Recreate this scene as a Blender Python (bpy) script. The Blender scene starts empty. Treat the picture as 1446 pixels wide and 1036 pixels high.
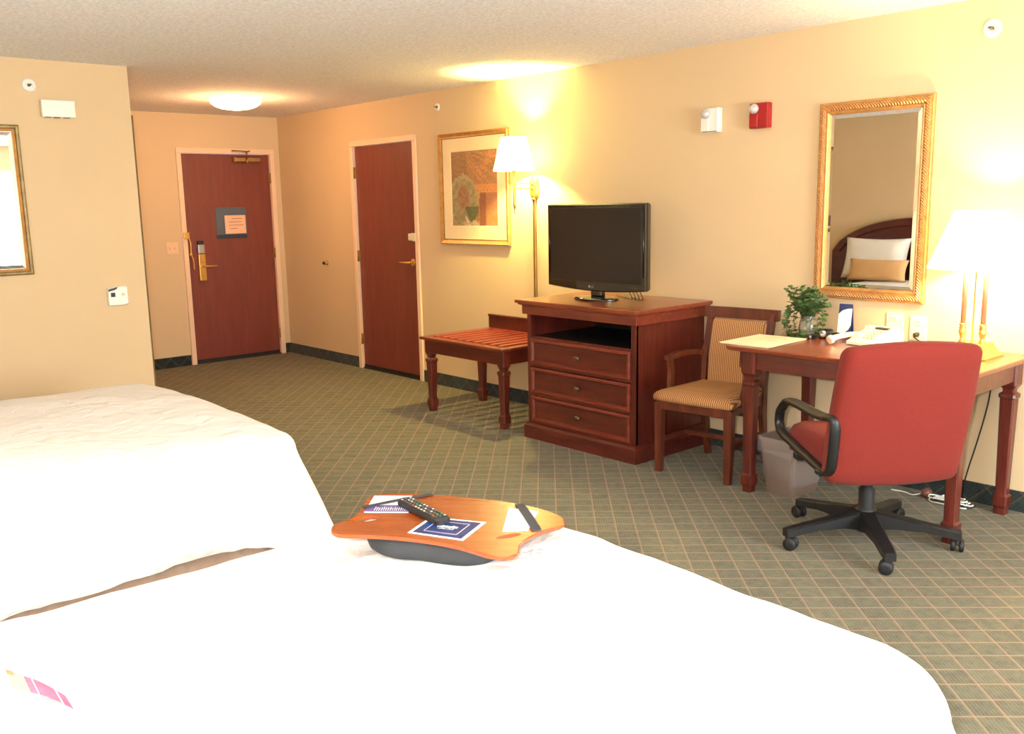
import bpy, bmesh, math, random
from mathutils import Vector, Matrix, noise
random.seed(7)
PI = math.pi
SC = bpy.context.scene
COL = SC.collection

# ------------------------------------------------------------------ materials
def lin(c):
    return tuple(((v/255)/12.92 if v/255 <= .04045 else ((v/255+.055)/1.055)**2.4) for v in c) + (1,)

class NT:
    def __init__(s, name):
        s.m = bpy.data.materials.new(name); s.m.use_nodes = True
        s.t = s.m.node_tree; s.b = s.t.nodes['Principled BSDF']; s.o = s.t.nodes['Material Output']
    def n(s, kind, **kw):
        nd = s.t.nodes.new(kind)
        for k, v in kw.items():
            if k in nd.inputs.keys() if isinstance(k, str) else False:
                nd.inputs[k].default_value = v
            else:
                setattr(nd, k, v)
        return nd
    def l(s, a, b): s.t.links.new(a, b)
    def coord(s, scale=(1, 1, 1), rot=(0, 0, 0), loc=(0, 0, 0), space='Object'):
        tc = s.n('ShaderNodeTexCoord'); mp = s.n('ShaderNodeMapping')
        s.l(tc.outputs[space], mp.inputs[0])
        mp.inputs['Scale'].default_value = scale; mp.inputs['Rotation'].default_value = rot
        mp.inputs['Location'].default_value = loc
        return mp.outputs[0]
    def math(s, op, a, b=None, c=None):
        nd = s.n('ShaderNodeMath'); nd.operation = op
        for i, v in enumerate((a, b, c)):
            if v is None: continue
            if isinstance(v, (int, float)): nd.inputs[i].default_value = v
            else: s.l(v, nd.inputs[i])
        return nd.outputs[0]
    def mix(s, f, a, b, blend='MIX'):
        nd = s.n('ShaderNodeMix'); nd.data_type = 'RGBA'; nd.blend_type = blend
        for i, v in ((0, f), (6, a), (7, b)):
            if isinstance(v, (int, float, tuple)): nd.inputs[i].default_value = v
            else: s.l(v, nd.inputs[i])
        return nd.outputs[2]
    def ramp(s, f, stops):
        nd = s.n('ShaderNodeValToRGB'); s.l(f, nd.inputs[0])
        e = nd.color_ramp.elements
        while len(e) < len(stops): e.new(.5)
        for q, (p, c) in zip(e, stops): q.position = p; q.color = c
        return nd.outputs[0]
    def noise(s, vec, scale, detail=2, rough=.5, out=0):
        nd = s.n('ShaderNodeTexNoise'); s.l(vec, nd.inputs['Vector'])
        nd.inputs['Scale'].default_value = scale; nd.inputs['Detail'].default_value = detail
        nd.inputs['Roughness'].default_value = rough
        return nd.outputs[out]
    def bump(s, h, strength=.3, dist=.01):
        nd = s.n('ShaderNodeBump'); nd.inputs['Strength'].default_value = strength
        nd.inputs['Distance'].default_value = dist
        s.l(h, nd.inputs['Height']); s.l(nd.outputs[0], s.b.inputs['Normal'])

def plain(name, rgb, rough=.5, metal=0, spec=.5, var=.0, vs=8, bump=0, bs=200, coat=0, trans=0, sheen=0):
    k = NT(name); b = k.b
    b.inputs['Roughness'].default_value = rough; b.inputs['Metallic'].default_value = metal
    b.inputs['Specular IOR Level'].default_value = spec
    b.inputs['Coat Weight'].default_value = coat
    b.inputs['Transmission Weight'].default_value = trans
    b.inputs['Sheen Weight'].default_value = sheen
    c = lin(rgb)
    v = k.coord()
    f = k.noise(v, vs, 3)
    d = tuple(max(0, x*(1-var)) for x in c[:3]) + (1,)
    u = tuple(min(1, x*(1+var)) for x in c[:3]) + (1,)
    k.l(k.ramp(f, [(.3, d), (.7, u)]), b.inputs['Base Color'])
    if bump: k.bump(k.noise(v, bs, 2), bump, .002)
    return k.m

def wood(name, dark, light, scale=1.0, axis='x', rough=.32, coat=.25):
    k = NT(name)
    sc = {'x': (1.5, 14, 14), 'y': (14, 1.5, 14), 'z': (14, 14, 1.5)}[axis]
    v = k.coord(tuple(a*scale for a in sc))
    f = k.noise(v, 2.2, 5, .62)
    g = k.noise(v, 11, 3, .6)
    h = k.math('ADD', k.math('MULTIPLY', f, .7), k.math('MULTIPLY', g, .3))
    k.l(k.ramp(h, [(.34, lin(dark)), (.66, lin(light))]), k.b.inputs['Base Color'])
    k.b.inputs['Roughness'].default_value = rough
    k.b.inputs['Coat Weight'].default_value = coat; k.b.inputs['Coat Roughness'].default_value = .2
    k.bump(g, .08, .002)
    return k.m

M = {}
def mat_wall(name, rgb):
    k = NT(name); v = k.coord(space='Object')
    f = k.noise(v, 2.0, 3)
    c = lin(rgb)
    k.l(k.ramp(f, [(.3, tuple(x*.97 for x in c[:3])+(1,)), (.7, c)]), k.b.inputs['Base Color'])
    k.b.inputs['Roughness'].default_value = .75; k.b.inputs['Specular IOR Level'].default_value = .25
    k.bump(k.noise(v, 90, 3, .7), .12, .003)
    return k.m
M['wall'] = mat_wall('wall vinyl', (216, 191, 152))
def mat_ceiling():
    k = NT('textured ceiling'); v = k.coord()
    f = k.noise(v, 55, 3, .75)
    k.l(k.ramp(f, [(.35, lin((224, 222, 220))), (.62, lin((246, 247, 248)))]), k.b.inputs['Base Color'])
    k.b.inputs['Roughness'].default_value = .95; k.b.inputs['Specular IOR Level'].default_value = .1
    k.bump(f, .5, .008)
    return k.m
M['ceiling'] = mat_ceiling()

def carpet(name, field_a, field_b, line_a, line_b, S=.0925, rot=-43.5, origin=(7.473, -1.662, 0), plane='xy', lw=.035):
    k = NT(name)
    tc = k.n('ShaderNodeTexCoord')
    sep = k.n('ShaderNodeSeparateXYZ'); k.l(tc.outputs['Object'], sep.inputs[0])
    if plane == 'xy': a, b = sep.outputs[0], sep.outputs[1]
    else:
        a = k.math('ADD', sep.outputs[0], sep.outputs[1]); b = sep.outputs[2]
    a = k.math('SUBTRACT', a, origin[0]); b = k.math('SUBTRACT', b, origin[1])
    th = math.radians(rot); c, s_ = math.cos(th), math.sin(th)
    u = k.math('DIVIDE', k.math('ADD', k.math('MULTIPLY', a, c), k.math('MULTIPLY', b, s_)), S)
    w = k.math('DIVIDE', k.math('ADD', k.math('MULTIPLY', a, -s_), k.math('MULTIPLY', b, c)), S)
    vec = k.coord()
    wob = k.math('MULTIPLY', k.math('SUBTRACT', k.noise(vec, 60, 2), .5), .06)
    def line(q):
        d = k.math('ABSOLUTE', k.math('SUBTRACT', k.math('FRACT', k.math('ADD', k.math('ADD', q, .5), wob)), .5))
        nd = k.n('ShaderNodeMapRange'); nd.interpolation_type = 'SMOOTHSTEP'
        k.l(d, nd.inputs[0]); nd.inputs[1].default_value = lw*.6; nd.inputs[2].default_value = lw*1.7
        nd.inputs[3].default_value = 1; nd.inputs[4].default_value = 0
        return nd.outputs[0]
    lu, lw_ = line(u), line(w)
    comb = k.n('ShaderNodeCombineXYZ')
    k.l(k.math('FLOOR', u), comb.inputs[0]); k.l(k.math('FLOOR', w), comb.inputs[1])
    wn = k.n('ShaderNodeTexWhiteNoise'); wn.noise_dimensions = '3D'; k.l(comb.outputs[0], wn.inputs['Vector'])
    blot = k.noise(vec, 26, 4, .7)
    fine = k.noise(vec, 420, 2, .8)
    # woven ribs across every square
    rib = k.math('SINE', k.math('MULTIPLY', w, 2*PI*8))
    f = k.math('ADD', k.math('ADD', k.math('MULTIPLY', blot, .55), k.math('MULTIPLY', fine, .5)),
               k.math('ADD', k.math('MULTIPLY', k.math('SUBTRACT', wn.outputs[0], .5), .10), k.math('MULTIPLY', rib, .06)))
    base = k.ramp(f, [(.30, lin(field_a)), (.72, lin(field_b))])
    lc = k.mix(k.noise(vec, 14, 2), lin(line_a), lin(line_b))
    m1 = k.mix(k.math('MULTIPLY', lw_, .62), base, lc)
    m2 = k.mix(k.math('MULTIPLY', lu, .72), m1, lc)
    k.l(m2, k.b.inputs['Base Color'])
    k.b.inputs['Roughness'].default_value = .95; k.b.inputs['Specular IOR Level'].default_value = .1
    k.b.inputs['Sheen Weight'].default_value = .15
    k.bump(fine, .5, .006)
    return k.m
M['carpet'] = carpet('woven grid carpet', (70, 68, 48), (118, 112, 84), (164, 136, 102), (154, 120, 98))
M['base'] = carpet('carpet base strip', (26, 34, 36), (58, 66, 62), (92, 88, 66), (80, 70, 56), S=.12, rot=45, origin=(0, 0, 0), plane='z', lw=.03)

M['cherry'] = wood('cherry wood', (62, 20, 16), (106, 42, 30), axis='z')
M['cherry_x'] = wood('cherry wood lengthwise', (62, 20, 16), (106, 42, 30), axis='x')
M['cherry_frame'] = wood('cherry moulding', (92, 34, 24), (130, 56, 38), axis='x')
M['top'] = wood('polished desk top', (112, 48, 32), (150, 74, 46), axis='x', rough=.28, coat=.4)
M['slat'] = wood('rack slats', (124, 38, 30), (160, 62, 44), axis='y')
M['chairwood'] = wood('brown chair wood', (66, 26, 16), (108, 50, 32), axis='z')
M['dark_shelf'] = plain('black shelf laminate', (16, 14, 14), .5, var=.1)
M['door'] = wood('mahogany door veneer', (112, 50, 40), (126, 60, 48), scale=.7, axis='z', rough=.4, coat=.1)
M['casing'] = plain('painted steel door casing', (238, 205, 172), .45, var=.02)
M['brass'] = plain('polished brass', (226, 178, 92), .28, .7, var=.05)
M['brass_dull'] = plain('dull brass', (170, 135, 80), .4, .8, var=.1)
M['steel'] = plain('satin steel', (180, 180, 182), .35, .9, var=.05)
M['pewter'] = plain('pewter', (120, 108, 96), .35, .9, var=.2)
M['white'] = plain('white plastic', (240, 236, 226), .4, var=.02)
M['cream'] = plain('cream plastic', (236, 226, 190), .4, var=.02)
M['beige'] = plain('almond plastic', (232, 198, 160), .45, var=.02)
M['red'] = plain('red plastic', (160, 22, 26), .3, var=.05, coat=.3)
M['lens'] = plain('clear lens', (205, 200, 200), .12, .3, var=.25, vs=60)
M['black'] = plain('black plastic', (24, 24, 26), .42, var=.08)
M['blackgloss'] = plain('gloss black plastic', (10, 10, 12), .12, var=.05, coat=.6)
M['screen'] = plain('dark screen', (34, 31, 29), .3, var=.05, spec=.4)
M['rubber'] = plain('black rubber', (20, 20, 22), .6, var=.1)
M['redfab'] = plain('red woven upholstery', (122, 42, 35), .85, var=.07, vs=160, bump=.35, bs=700, sheen=.05, spec=.15)
M['duvet'] = plain('white duvet cotton', (240, 238, 236), .85, var=.01, bump=1.0, bs=9, spec=.15)
for _n in M['duvet'].node_tree.nodes:
    if _n.type == 'BUMP': _n.inputs['Distance'].default_value = .02
    if _n.type == 'TEX_NOISE' and abs(_n.inputs['Scale'].default_value-9) < .1: _n.inputs['Detail'].default_value = 6; _n.inputs['Distortion'].default_value = .8
M['skirt'] = plain('tan bed skirt fabric', (196, 168, 146), .85, var=.08, vs=20, bump=.2, bs=300, spec=.15)
M['pillow'] = plain('white pillow cotton', (238, 236, 228), .85, var=.02, spec=.15)
M['tanpillow'] = plain('tan pillow fabric', (214, 172, 120), .85, var=.04, spec=.15)
M['headboard'] = wood('dark headboard wood', (54, 16, 20), (92, 30, 30), axis='x')
M['taupe'] = plain('taupe bin plastic', (122, 102, 90), .5, var=.03)
k = NT('clear bin liner film'); k.b.inputs['Base Color'].default_value = (.85, .84, .83, 1); k.b.inputs['Roughness'].default_value = .12
_tr = k.n('ShaderNodeBsdfTransparent'); _mx = k.n('ShaderNodeMixShader'); _mx.inputs[0].default_value = .88
k.l(k.b.outputs[0], _mx.inputs[1]); k.l(_tr.outputs[0], _mx.inputs[2]); k.l(_mx.outputs[0], k.o.inputs[0]); M['liner'] = k.m
M['paper'] = plain('white paper', (245, 243, 238), .7, var=.01)
M['paperwarm'] = plain('ivory paper', (246, 236, 196), .7, var=.02)
M['pink_paper'] = plain('pale paper card', (236, 188, 152), .7, var=.03)
M['blueplaque'] = plain('slate blue plaque', (84, 92, 104), .4, var=.08)
M['blueplaque_d'] = plain('dark slate strip', (48, 58, 74), .4, var=.08)
M['ink'] = plain('dark ink', (70, 60, 60), .7)
M['bluecard'] = plain('navy card print', (34, 48, 96), .5, var=.25, vs=12)
M['bluecard2'] = plain('deep blue print', (24, 66, 128), .5, var=.1, vs=12)
M['purple'] = plain('purple print', (86, 70, 128), .5, var=.15, vs=20)
M['mauve'] = plain('mauve print', (168, 92, 120), .6, var=.15, vs=40)
M['bandcream'] = plain('cream band paper', (214, 190, 140), .7, var=.05)
M['bandtan'] = plain('tan band print', (176, 120, 84), .7, var=.05)
M['lav'] = plain('pale lilac print', (200, 190, 220), .6, var=.05)
M['laptop_wood'] = wood('orange varnished board', (132, 58, 20), (160, 78, 28), axis='x', rough=.25, coat=.4)
M['cushion'] = plain('slate grey cushion cover', (50, 54, 58), .75, var=.1, bump=.3, bs=400)
M['strap'] = plain('grey elastic strap', (58, 58, 62), .8, var=.1, bump=.2, bs=800)
M['leaf'] = plain('leaf green', (80, 108, 58), .5, var=.55, vs=30)
M['stem'] = plain('stem green', (96, 110, 60), .6, var=.1)
M['glass'] = plain('clear glass', (236, 242, 238), .03, trans=.95, spec=.5)
M['soil'] = plain('pebbles', (150, 130, 100), .8, var=.4, vs=80)
M['gold'] = None
def gold_mat(name, a, b, ripple=0, axis=0):
    k = NT(name); v = k.coord()
    f = k.noise(v, 30, 3)
    k.l(k.ramp(f, [(.3, lin(a)), (.7, lin(b))]), k.b.inputs['Base Color'])
    k.b.inputs['Metallic'].default_value = .4; k.b.inputs['Roughness'].default_value = .38
    if ripple:
        sep = k.n('ShaderNodeSeparateXYZ'); k.l(v, sep.inputs[0])
        w = k.math('SINE', k.math('MULTIPLY', k.math('ADD', sep.outputs[0], k.math('ADD', sep.outputs[1], sep.outputs[2])), ripple))
        k.bump(w, .6, .004)
    return k.m
M['gold'] = gold_mat('gilt frame', (186, 136, 78), (206, 156, 92))
M['gold_rib'] = gold_mat('ribbed gilt frame', (196, 140, 84), (212, 158, 98), ripple=420)
M['gold_dark'] = gold_mat('antique gilt', (110, 90, 50), (140, 116, 66))
M['mat_board'] = plain('cream mat board', (244, 222, 180), .7, var=.02)
k = NT('mirror silver'); k.b.inputs['Metallic'].default_value = 1; k.b.inputs['Roughness'].default_value = .01
k.b.inputs['Base Color'].default_value = (.86, .85, .83, 1); M['mirror'] = k.m

def stripes(name, a, b, axis, freq, rough=.85):
    k = NT(name); v = k.coord()
    sep = k.n('ShaderNodeSeparateXYZ'); k.l(v, sep.inputs[0])
    q = sep.outputs[axis]
    s_ = k.math('SINE', k.math('MULTIPLY', q, 2*PI*freq))
    dots = k.math('SINE', k.math('MULTIPLY', sep.outputs[2 if axis != 2 else 0], 2*PI*freq*1.6))
    f = k.math('ADD', k.math('MULTIPLY', s_, .35), k.math('ADD', .5, k.math('MULTIPLY', dots, .06)))
    f = k.math('ADD', f, k.math('MULTIPLY', k.math('SUBTRACT', k.noise(v, 120, 2), .5), .3))
    k.l(k.ramp(f, [(.3, lin(a)), (.62, lin(b))]), k.b.inputs['Base Color'])
    k.b.inputs['Roughness'].default_value = rough; k.b.inputs['Specular IOR Level'].default_value = .2
    return k.m
M['stripe'] = stripes('tan striped upholstery', (128, 80, 50), (196, 148, 98), 0, 85)

def emit(name, rgb, strength, base=(240, 230, 210), trans=0.0):
    k = NT(name); b = k.b
    b.inputs['Base Color'].default_value = lin(base)
    b.inputs['Emission Color'].default_value = rgb + (1,)
    b.inputs['Emission Strength'].default_value = strength
    b.inputs['Roughness'].default_value = .7
    if trans:
        tr = k.n('ShaderNodeBsdfTranslucent'); tr.inputs[0].default_value = (.9, .82, .66, 1)
        mx = k.n('ShaderNodeMixShader'); mx.inputs[0].default_value = trans
        k.l(b.outputs[0], mx.inputs[1]); k.l(tr.outputs[0], mx.inputs[2]); k.l(mx.outputs[0], k.o.inputs[0])
    return k.m
M['shade'] = emit('lit fabric lamp shade', (1.0, .88, .66), 3.6, (245, 232, 200), .35)
M['dome'] = emit('lit glass dome', (1.0, .74, .42), 7.0)
M['daylight'] = emit('daylit window pane', (.86, .94, 1.0), 20.0)

# ------------------------------------------------------------------ mesh helpers
def bm_new(): return bmesh.new()
def box(bm, lo, hi, bev=0, seg=1, mi=0, mat=None):
    c = [(a+b)/2 for a, b in zip(lo, hi)]; s = [abs(b-a) for a, b in zip(lo, hi)]
    mm = Matrix.Translation(c) @ Matrix.Diagonal((*s, 1))
    if mat is not None: mm = mat @ mm
    r = bmesh.ops.create_cube(bm, size=1, matrix=mm)
    vs = r['verts']
    fs = set(f for v in vs for f in v.link_faces)
    for f in fs: f.material_index = mi
    if bev:
        es = list(set(e for v in vs for e in v.link_edges))
        bev = min(bev, min(s)*.49)
        rr = bmesh.ops.bevel(bm, geom=es, offset=bev, segments=seg, profile=.5, affect='EDGES')
        for f in rr['faces']: f.material_index = mi
def rings(bm, loops, closed=True, cap0=True, cap1=True, mi=0, smooth=False):
    R = [[bm.verts.new(p) for p in lp] for lp in loops]
    n = len(R[0])
    for a, b in zip(R, R[1:]):
        for i in range(n if closed else n-1):
            j = (i+1) % n
            f = bm.faces.new((a[i], a[j], b[j], b[i])); f.material_index = mi; f.smooth = smooth
    if cap0: f = bm.faces.new(list(reversed(R[0]))); f.material_index = mi
    if cap1: f = bm.faces.new(R[-1]); f.material_index = mi
    return R
def lathe(bm, prof, cx=0, cy=0, n=32, z0=0, mi=0, M4=None, cap=True):
    lo = []
    for r, z in prof:
        lp = [Vector((cx+r*math.cos(2*PI*i/n), cy+r*math.sin(2*PI*i/n), z0+z)) for i in range(n)]
        if M4: lp = [M4 @ p for p in lp]
        lo.append(lp)
    rings(bm, lo, cap0=cap, cap1=cap, mi=mi, smooth=True)
def sq_lathe(bm, prof, cx, cy, ch=.18, mi=0):
    lo = []
    for z, h in prof:
        c = h*ch
        pts = [(h-c, -h), (h, -h+c), (h, h-c), (h-c, h), (-h+c, h), (-h, h-c), (-h, -h+c), (-h+c, -h)]
        lo.append([Vector((cx+a, cy+b, z)) for a, b in pts])
    rings(bm, lo, mi=mi)
def tube(bm, pts, r, n=8, mi=0, cap=True, flat=None):
    pts = [Vector(p) for p in pts]; lo = []; prev = None
    for i, p in enumerate(pts):
        t = (pts[min(i+1, len(pts)-1)] - pts[max(i-1, 0)]).normalized()
        if prev is None:
            a = Vector((0, 0, 1)) if abs(t.z) < .9 else Vector((1, 0, 0))
            x = t.cross(a).normalized()
        else:
            x = (prev - t*prev.dot(t))
            x = x.normalized() if x.length > 1e-6 else t.orthogonal().normalized()
        prev = x; y = t.cross(x)
        rr = r[i] if isinstance(r, (list, tuple)) else r
        lo.append([p + x*rr*math.cos(2*PI*j/n) + y*rr*(flat or 1)*math.sin(2*PI*j/n) for j in range(n)])
    rings(bm, lo, cap0=cap, cap1=cap, mi=mi, smooth=True)
def catmull(pts, k=6, closed=False):
    P = [Vector(p) for p in pts]; n = len(P); out = []
    for i in range(n if closed else n-1):
        g = (lambda j: P[j % n]) if closed else (lambda j: P[max(0, min(n-1, j))])
        a, b, c, d = g(i-1), g(i), g(i+1), g(i+2)
        for q in range(k):
            t = q/k
            out.append(.5*((2*b)+(c-a)*t+(2*a-5*b+4*c-d)*t*t+(-a+3*b-3*c+d)*t**3))
    if not closed: out.append(P[-1])
    return out
def prism(bm, poly, z0, z1, mi=0, mat=None, top=True):
    lo = [[Vector((x, y, z0)) for x, y in poly], [Vector((x, y, z1)) for x, y in poly]]
    if mat: lo = [[mat @ p for p in l] for l in lo]
    rings(bm, lo, mi=mi)
def frame_bm(bm, w, h, prof, mi=0):
    """mitred frame in x-z, facing -y; prof = [(inset, depth out of wall)]"""
    lo = []
    for o, d in prof:
        a, b = w/2-o, h/2-o
        lo.append([Vector(p) for p in ((-a, -d, -b), (a, -d, -b), (a, -d, b), (-a, -d, b))])
    R = [[bm.verts.new(p) for p in lp] for lp in lo]
    n = len(R)
    for i in range(n):
        A, B = R[i], R[(i+1) % n]
        for j in range(4):
            q = (j+1) % 4
            f = bm.faces.new((A[j], A[q], B[q], B[j])); f.material_index = mi
def obj(name, bm, mats, parent=None, smooth=False, sub=0):
    if not isinstance(mats, (list, tuple)): mats = [mats]
    bmesh.ops.recalc_face_normals(bm, faces=bm.faces[:])
    me = bpy.data.meshes.new(name); bm.to_mesh(me); bm.free()
    for m in mats: me.materials.append(m)
    if smooth:
        for p in me.polygons: p.use_smooth = True
    o = bpy.data.objects.new(name, me); COL.objects.link(o)
    if parent is not None: o.parent = parent
    if sub:
        md = o.modifiers.new('sub', 'SUBSURF'); md.levels = sub; md.render_levels = sub
    return o
def smooth_angle(o, deg=35):
    for p in o.data.polygons: p.use_smooth = True
    try: o.data.set_sharp_from_angle(angle=math.radians(deg))
    except Exception: pass
    return o
def tag(o, label, cat=None, group=None):
    o['label'] = label
    if cat: o['category'] = cat
    if group: o['group'] = group
    return o
def thing(name, label, cat, loc=(0, 0, 0), rz=0, group=None, rot=None):
    o = bpy.data.objects.new(name, None); COL.objects.link(o); o.empty_display_size = .05
    o.location = loc; o.rotation_euler = rot or (0, 0, rz)
    return tag(o, label, cat, group)
def struct(o, label=None):
    o['kind'] = 'structure'
    if label: o['label'] = label
    return o
def dup(root, loc, rot, label, group=None):
    r = root.copy(); COL.objects.link(r); r.location = loc; r.rotation_euler = rot
    r['label'] = label
    if group: r['group'] = group
    for ch in list(root.children):
        c = ch.copy(); COL.objects.link(c); c.parent = r
        for g in ch.children:
            d = g.copy(); COL.objects.link(d); d.parent = c
    return r
def text_bm(bm, s, size, M4, mi=0, depth=.0004):
    cu = bpy.data.curves.new('t', 'FONT'); cu.body = s; cu.size = size; cu.extrude = depth
    cu.align_x = 'CENTER'; cu.align_y = 'CENTER'
    o = bpy.data.objects.new('t', cu); COL.objects.link(o)
    bpy.context.view_layer.update()
    me = bpy.data.meshes.new_from_object(o.evaluated_get(bpy.context.evaluated_depsgraph_get()))
    me.transform(M4)
    n0 = len(bm.faces); bm.from_mesh(me)
    bm.faces.ensure_lookup_table()
    for f in bm.faces[n0:]: f.material_index = mi
    bpy.data.objects.remove(o); bpy.data.curves.remove(cu); bpy.data.meshes.remove(me)

XP = (0, 0, PI/2)     # local -y (front) turned to face +x
# ------------------------------------------------------------------ room
H = 2.396; XW = 10.8; YB = -5.35; PX = 2.669; PY = -2.414
DE = (-1.022, -.113); DC = (1.414, 2.337); DH = 2.03
bm = bm_new(); box(bm, (-.1, YB-.1, -.1), (XW+.1, .1, 0)); struct(obj('floor', bm, M['carpet']), 'olive carpet with a thin tan diamond grid')
bm = bm_new(); box(bm, (-.1, YB-.1, H), (XW+.1, .1, H+.1)); struct(obj('ceiling', bm, M['ceiling']), 'off-white textured ceiling')
bm = bm_new()
box(bm, (-.12, 0, 0), (DC[0]-.005, .12, H)); box(bm, (DC[1]+.005, 0, 0), (XW+.1, .12, H)); box(bm, (DC[0]-.005, 0, DH+.005), (DC[1]+.005, .12, H))
struct(obj('wall_right', bm, M['wall']), 'long cream wall with the connecting door, television and desk')
bm = bm_new()
box(bm, (-.12, PY, 0), (0, DE[0]-.005, H)); box(bm, (-.12, DE[1]+.005, 0), (0, 0, H)); box(bm, (-.12, DE[0]-.005, DH+.005), (0, DE[1]+.005, H))
struct(obj('wall_back', bm, M['wall']), 'cream entry wall around the room door')
bm = bm_new(); box(bm, (-.12, YB, 0), (PX, PY, H)); struct(obj('wall_left', bm, M['wall']), 'cream partition wall of the bathroom block beside the entry hall')
bm = bm_new(); box(bm, (PX, YB-.12, 0), (XW+.1, YB, H)); struct(obj('wall_headboard', bm, M['wall']), 'cream wall behind the two beds')
WY = (-2.9, -.75); WZ = (.45, 2.08)
bm = bm_new()
box(bm, (XW, YB, 0), (XW+.12, WY[0], H)); box(bm, (XW, WY[1], 0), (XW+.12, 0, H))
box(bm, (XW, WY[0], 0), (XW+.12, WY[1], WZ[0])); box(bm, (XW, WY[0], WZ[1]), (XW+.12, WY[1], H))
struct(obj('wall_front', bm, M['wall']), 'cream window wall')
bm = bm_new(); box(bm, (PX-.012, PY, .102), (PX-.001, PY+.012, 2.1), .002)  # thin dark brown strip added along the partition edge
struct(obj('edge_strip_1', bm, plain('dark brown strip', (104, 78, 40), .6)), 'thin dark brown strip along the partition edge')
# window
w1 = bpy.data.objects.new('window_1', None); COL.objects.link(w1); w1.location = (XW, sum(WY)/2, WZ[0]); struct(w1, 'wide daylit window')
bm = bm_new()
hw = (WY[1]-WY[0])/2; hh = WZ[1]-WZ[0]
for a, b in (((-hw), (-hw+.05)), ((hw-.05), hw), (-.025, .025)): box(bm, (.02, a, 0), (.08, b, hh), .004)
for a, b in ((0, .05), (hh-.05, hh)): box(bm, (.021, -hw, a), (.079, hw, b), .004)
obj('window_frame', bm, M['white'], w1)
bm = bm_new(); box(bm, (.06, -hw+.02, .02), (.065, hw-.02, hh-.02)); obj('pane', bm, M['daylight'], w1)
# baseboards (carpet base), 0.10 high
def basebd(name, segs):
    bm = bm_new()
    for lo, hi in segs: box(bm, lo, hi, .002)
    struct(obj(name, bm, M['base']), 'dark carpet base strip with a diamond pattern')
bh = .102
basebd('baseboard_right', [((0.0, -.01, 0), (DC[0]-.055, 0, bh)), ((DC[1]+.055, -.01, 0), (XW, 0, bh))])
basebd('baseboard_back', [((0, PY, 0), (.01, DE[0]-.055, bh)), ((0, DE[1]+.055, 0), (.01, -.01, bh))])
basebd('baseboard_left', [((PX, YB, 0), (PX+.01, PY, bh)), ((0.01, PY, 0), (PX+.01, PY+.01, bh))])
basebd('baseboard_headboard', [((PX, YB, 0), (XW, YB+.01, bh))])

# ------------------------------------------------------------------ doors
def door(name, loc, rz, w, label, kind):
    """local: x along the wall, -y out of the wall, hinge side depends"""
    d = bpy.data.objects.new(name, None); COL.objects.link(d); d.location = loc; d.rotation_euler = (0, 0, rz)
    struct(d, label)
    bm = bm_new()
    cw = .05
    for s in (-1, 1):
        a = s*(w/2+.0025); b = s*(w/2+cw)
        box(bm, (min(a, b), -.018, 0), (max(a, b), .02, DH), .004, 2)
        box(bm, (min(s*w/2, s*(w/2+.0045)), 0, 0), (max(s*w/2, s*(w/2+.0045)), .1, DH))
    box(bm, (-w/2-cw, -.018, DH+.0002), (w/2+cw, .02, DH+cw), .004, 2)
    obj('door_casing', bm, M['casing'], d)
    bm = bm_new(); box(bm, (-w/2+.003, .012, .012), (w/2-.003, .055, DH-.003), .002)
    leaf = obj('door_leaf', bm, M['door'], d)
    bm = bm_new(); box(bm, (-w/2, -.004, 0), (w/2, .05, .010), .002); box(bm, (-w/2+.01, .004, .012), (w/2-.01, .013, .04))
    obj('door_sweep', bm, M['rubber'], d)
    return d
def hinge(d, x, z):
    bm = bm_new(); lathe(bm, [(.007, -.05), (.007, .05)], x, -.006, 10, z)
    box(bm, (x-.016, -.002, z-.05), (x+.016, .001+.012, z+.05), .001)
    obj('hinge', bm, M['brass_dull'], d)
wE = DE[1]-DE[0]; wC = DC[1]-DC[0]
# entry door: x- is left in view (y smaller)
dE = door('door_1', (0, sum(DE)/2, 0), PI/2, wE, 'mahogany room entry door at the end of the hall', 'E')
for z in (.22, 1.05, 1.80): hinge(dE, wE/2+.002, z)
yE = sum(DE)/2
bm = bm_new()   # lock body: long brass plate with steel reader
X = -.895-yE
box(bm, (X-.034, -.018, .815), (X+.034, .012, 1.075), .006, 2)
box(bm, (X-.02, -.022, .99), (X+.02, -.016, 1.05), .004, 1)
obj('lock_plate', bm, M['brass'], dE)
bm = bm_new(); box(bm, (X-.036, -.026, 1.077), (X+.030, .012, 1.165), .006, 2); box(bm, (X-.03, -.03, 1.165), (X+.022, .012, 1.20), .006, 2, mi=1)
obj('key_card_reader', bm, [M['steel'], M['black']], dE)
bm = bm_new(); tube(bm, [(X, .0, .955), (X, -.055, .955), (X+.02, -.06, .955), (X+.13, -.058, .952)], .009, 10)
lathe(bm, [(.022, 0), (.022, .012)], 0, 0, 20, 0, 0, Matrix.Translation((X, -.016, .955)) @ Matrix.Rotation(PI/2, 4, 'X'))
obj('door_handle', bm, M['brass'], dE)
bm = bm_new()   # swing-bar door guard
gx = -wE/2-.02
box(bm, (gx-.022, -.04, 1.225), (gx+.03, -.018, 1.285), .004, 2)
tube(bm, catmull([(gx+.02, -.035, 1.24), (gx+.03, -.05, 1.18), (gx+.028, -.05, 1.08), (gx+.045, -.05, 1.02), (gx+.05, -.045, .93)], 4), .005, 8)
lathe(bm, [(.01, -.01), (.013, 0), (.01, .012)], gx+.027, -.045, 12, 1.075)
obj('door_guard', bm, M['brass'], dE)
bm = bm_new()   # closer
cx = -.36-yE
box(bm, (cx-.13, -.05, 1.955), (cx+.13, .012, 1.995), .005, 2)
box(bm, (cx-.15, -.052, 1.95), (cx-.125, .012, 2.0), .004, 1)
tube(bm, [(cx-.02, -.06, 1.975), (cx-.02, -.06, 2.045), (cx-.02, -.075, 2.05), (cx-.12, -.1, 2.055), (cx-.16, -.03, 2.06)], .007, 8)
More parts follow.
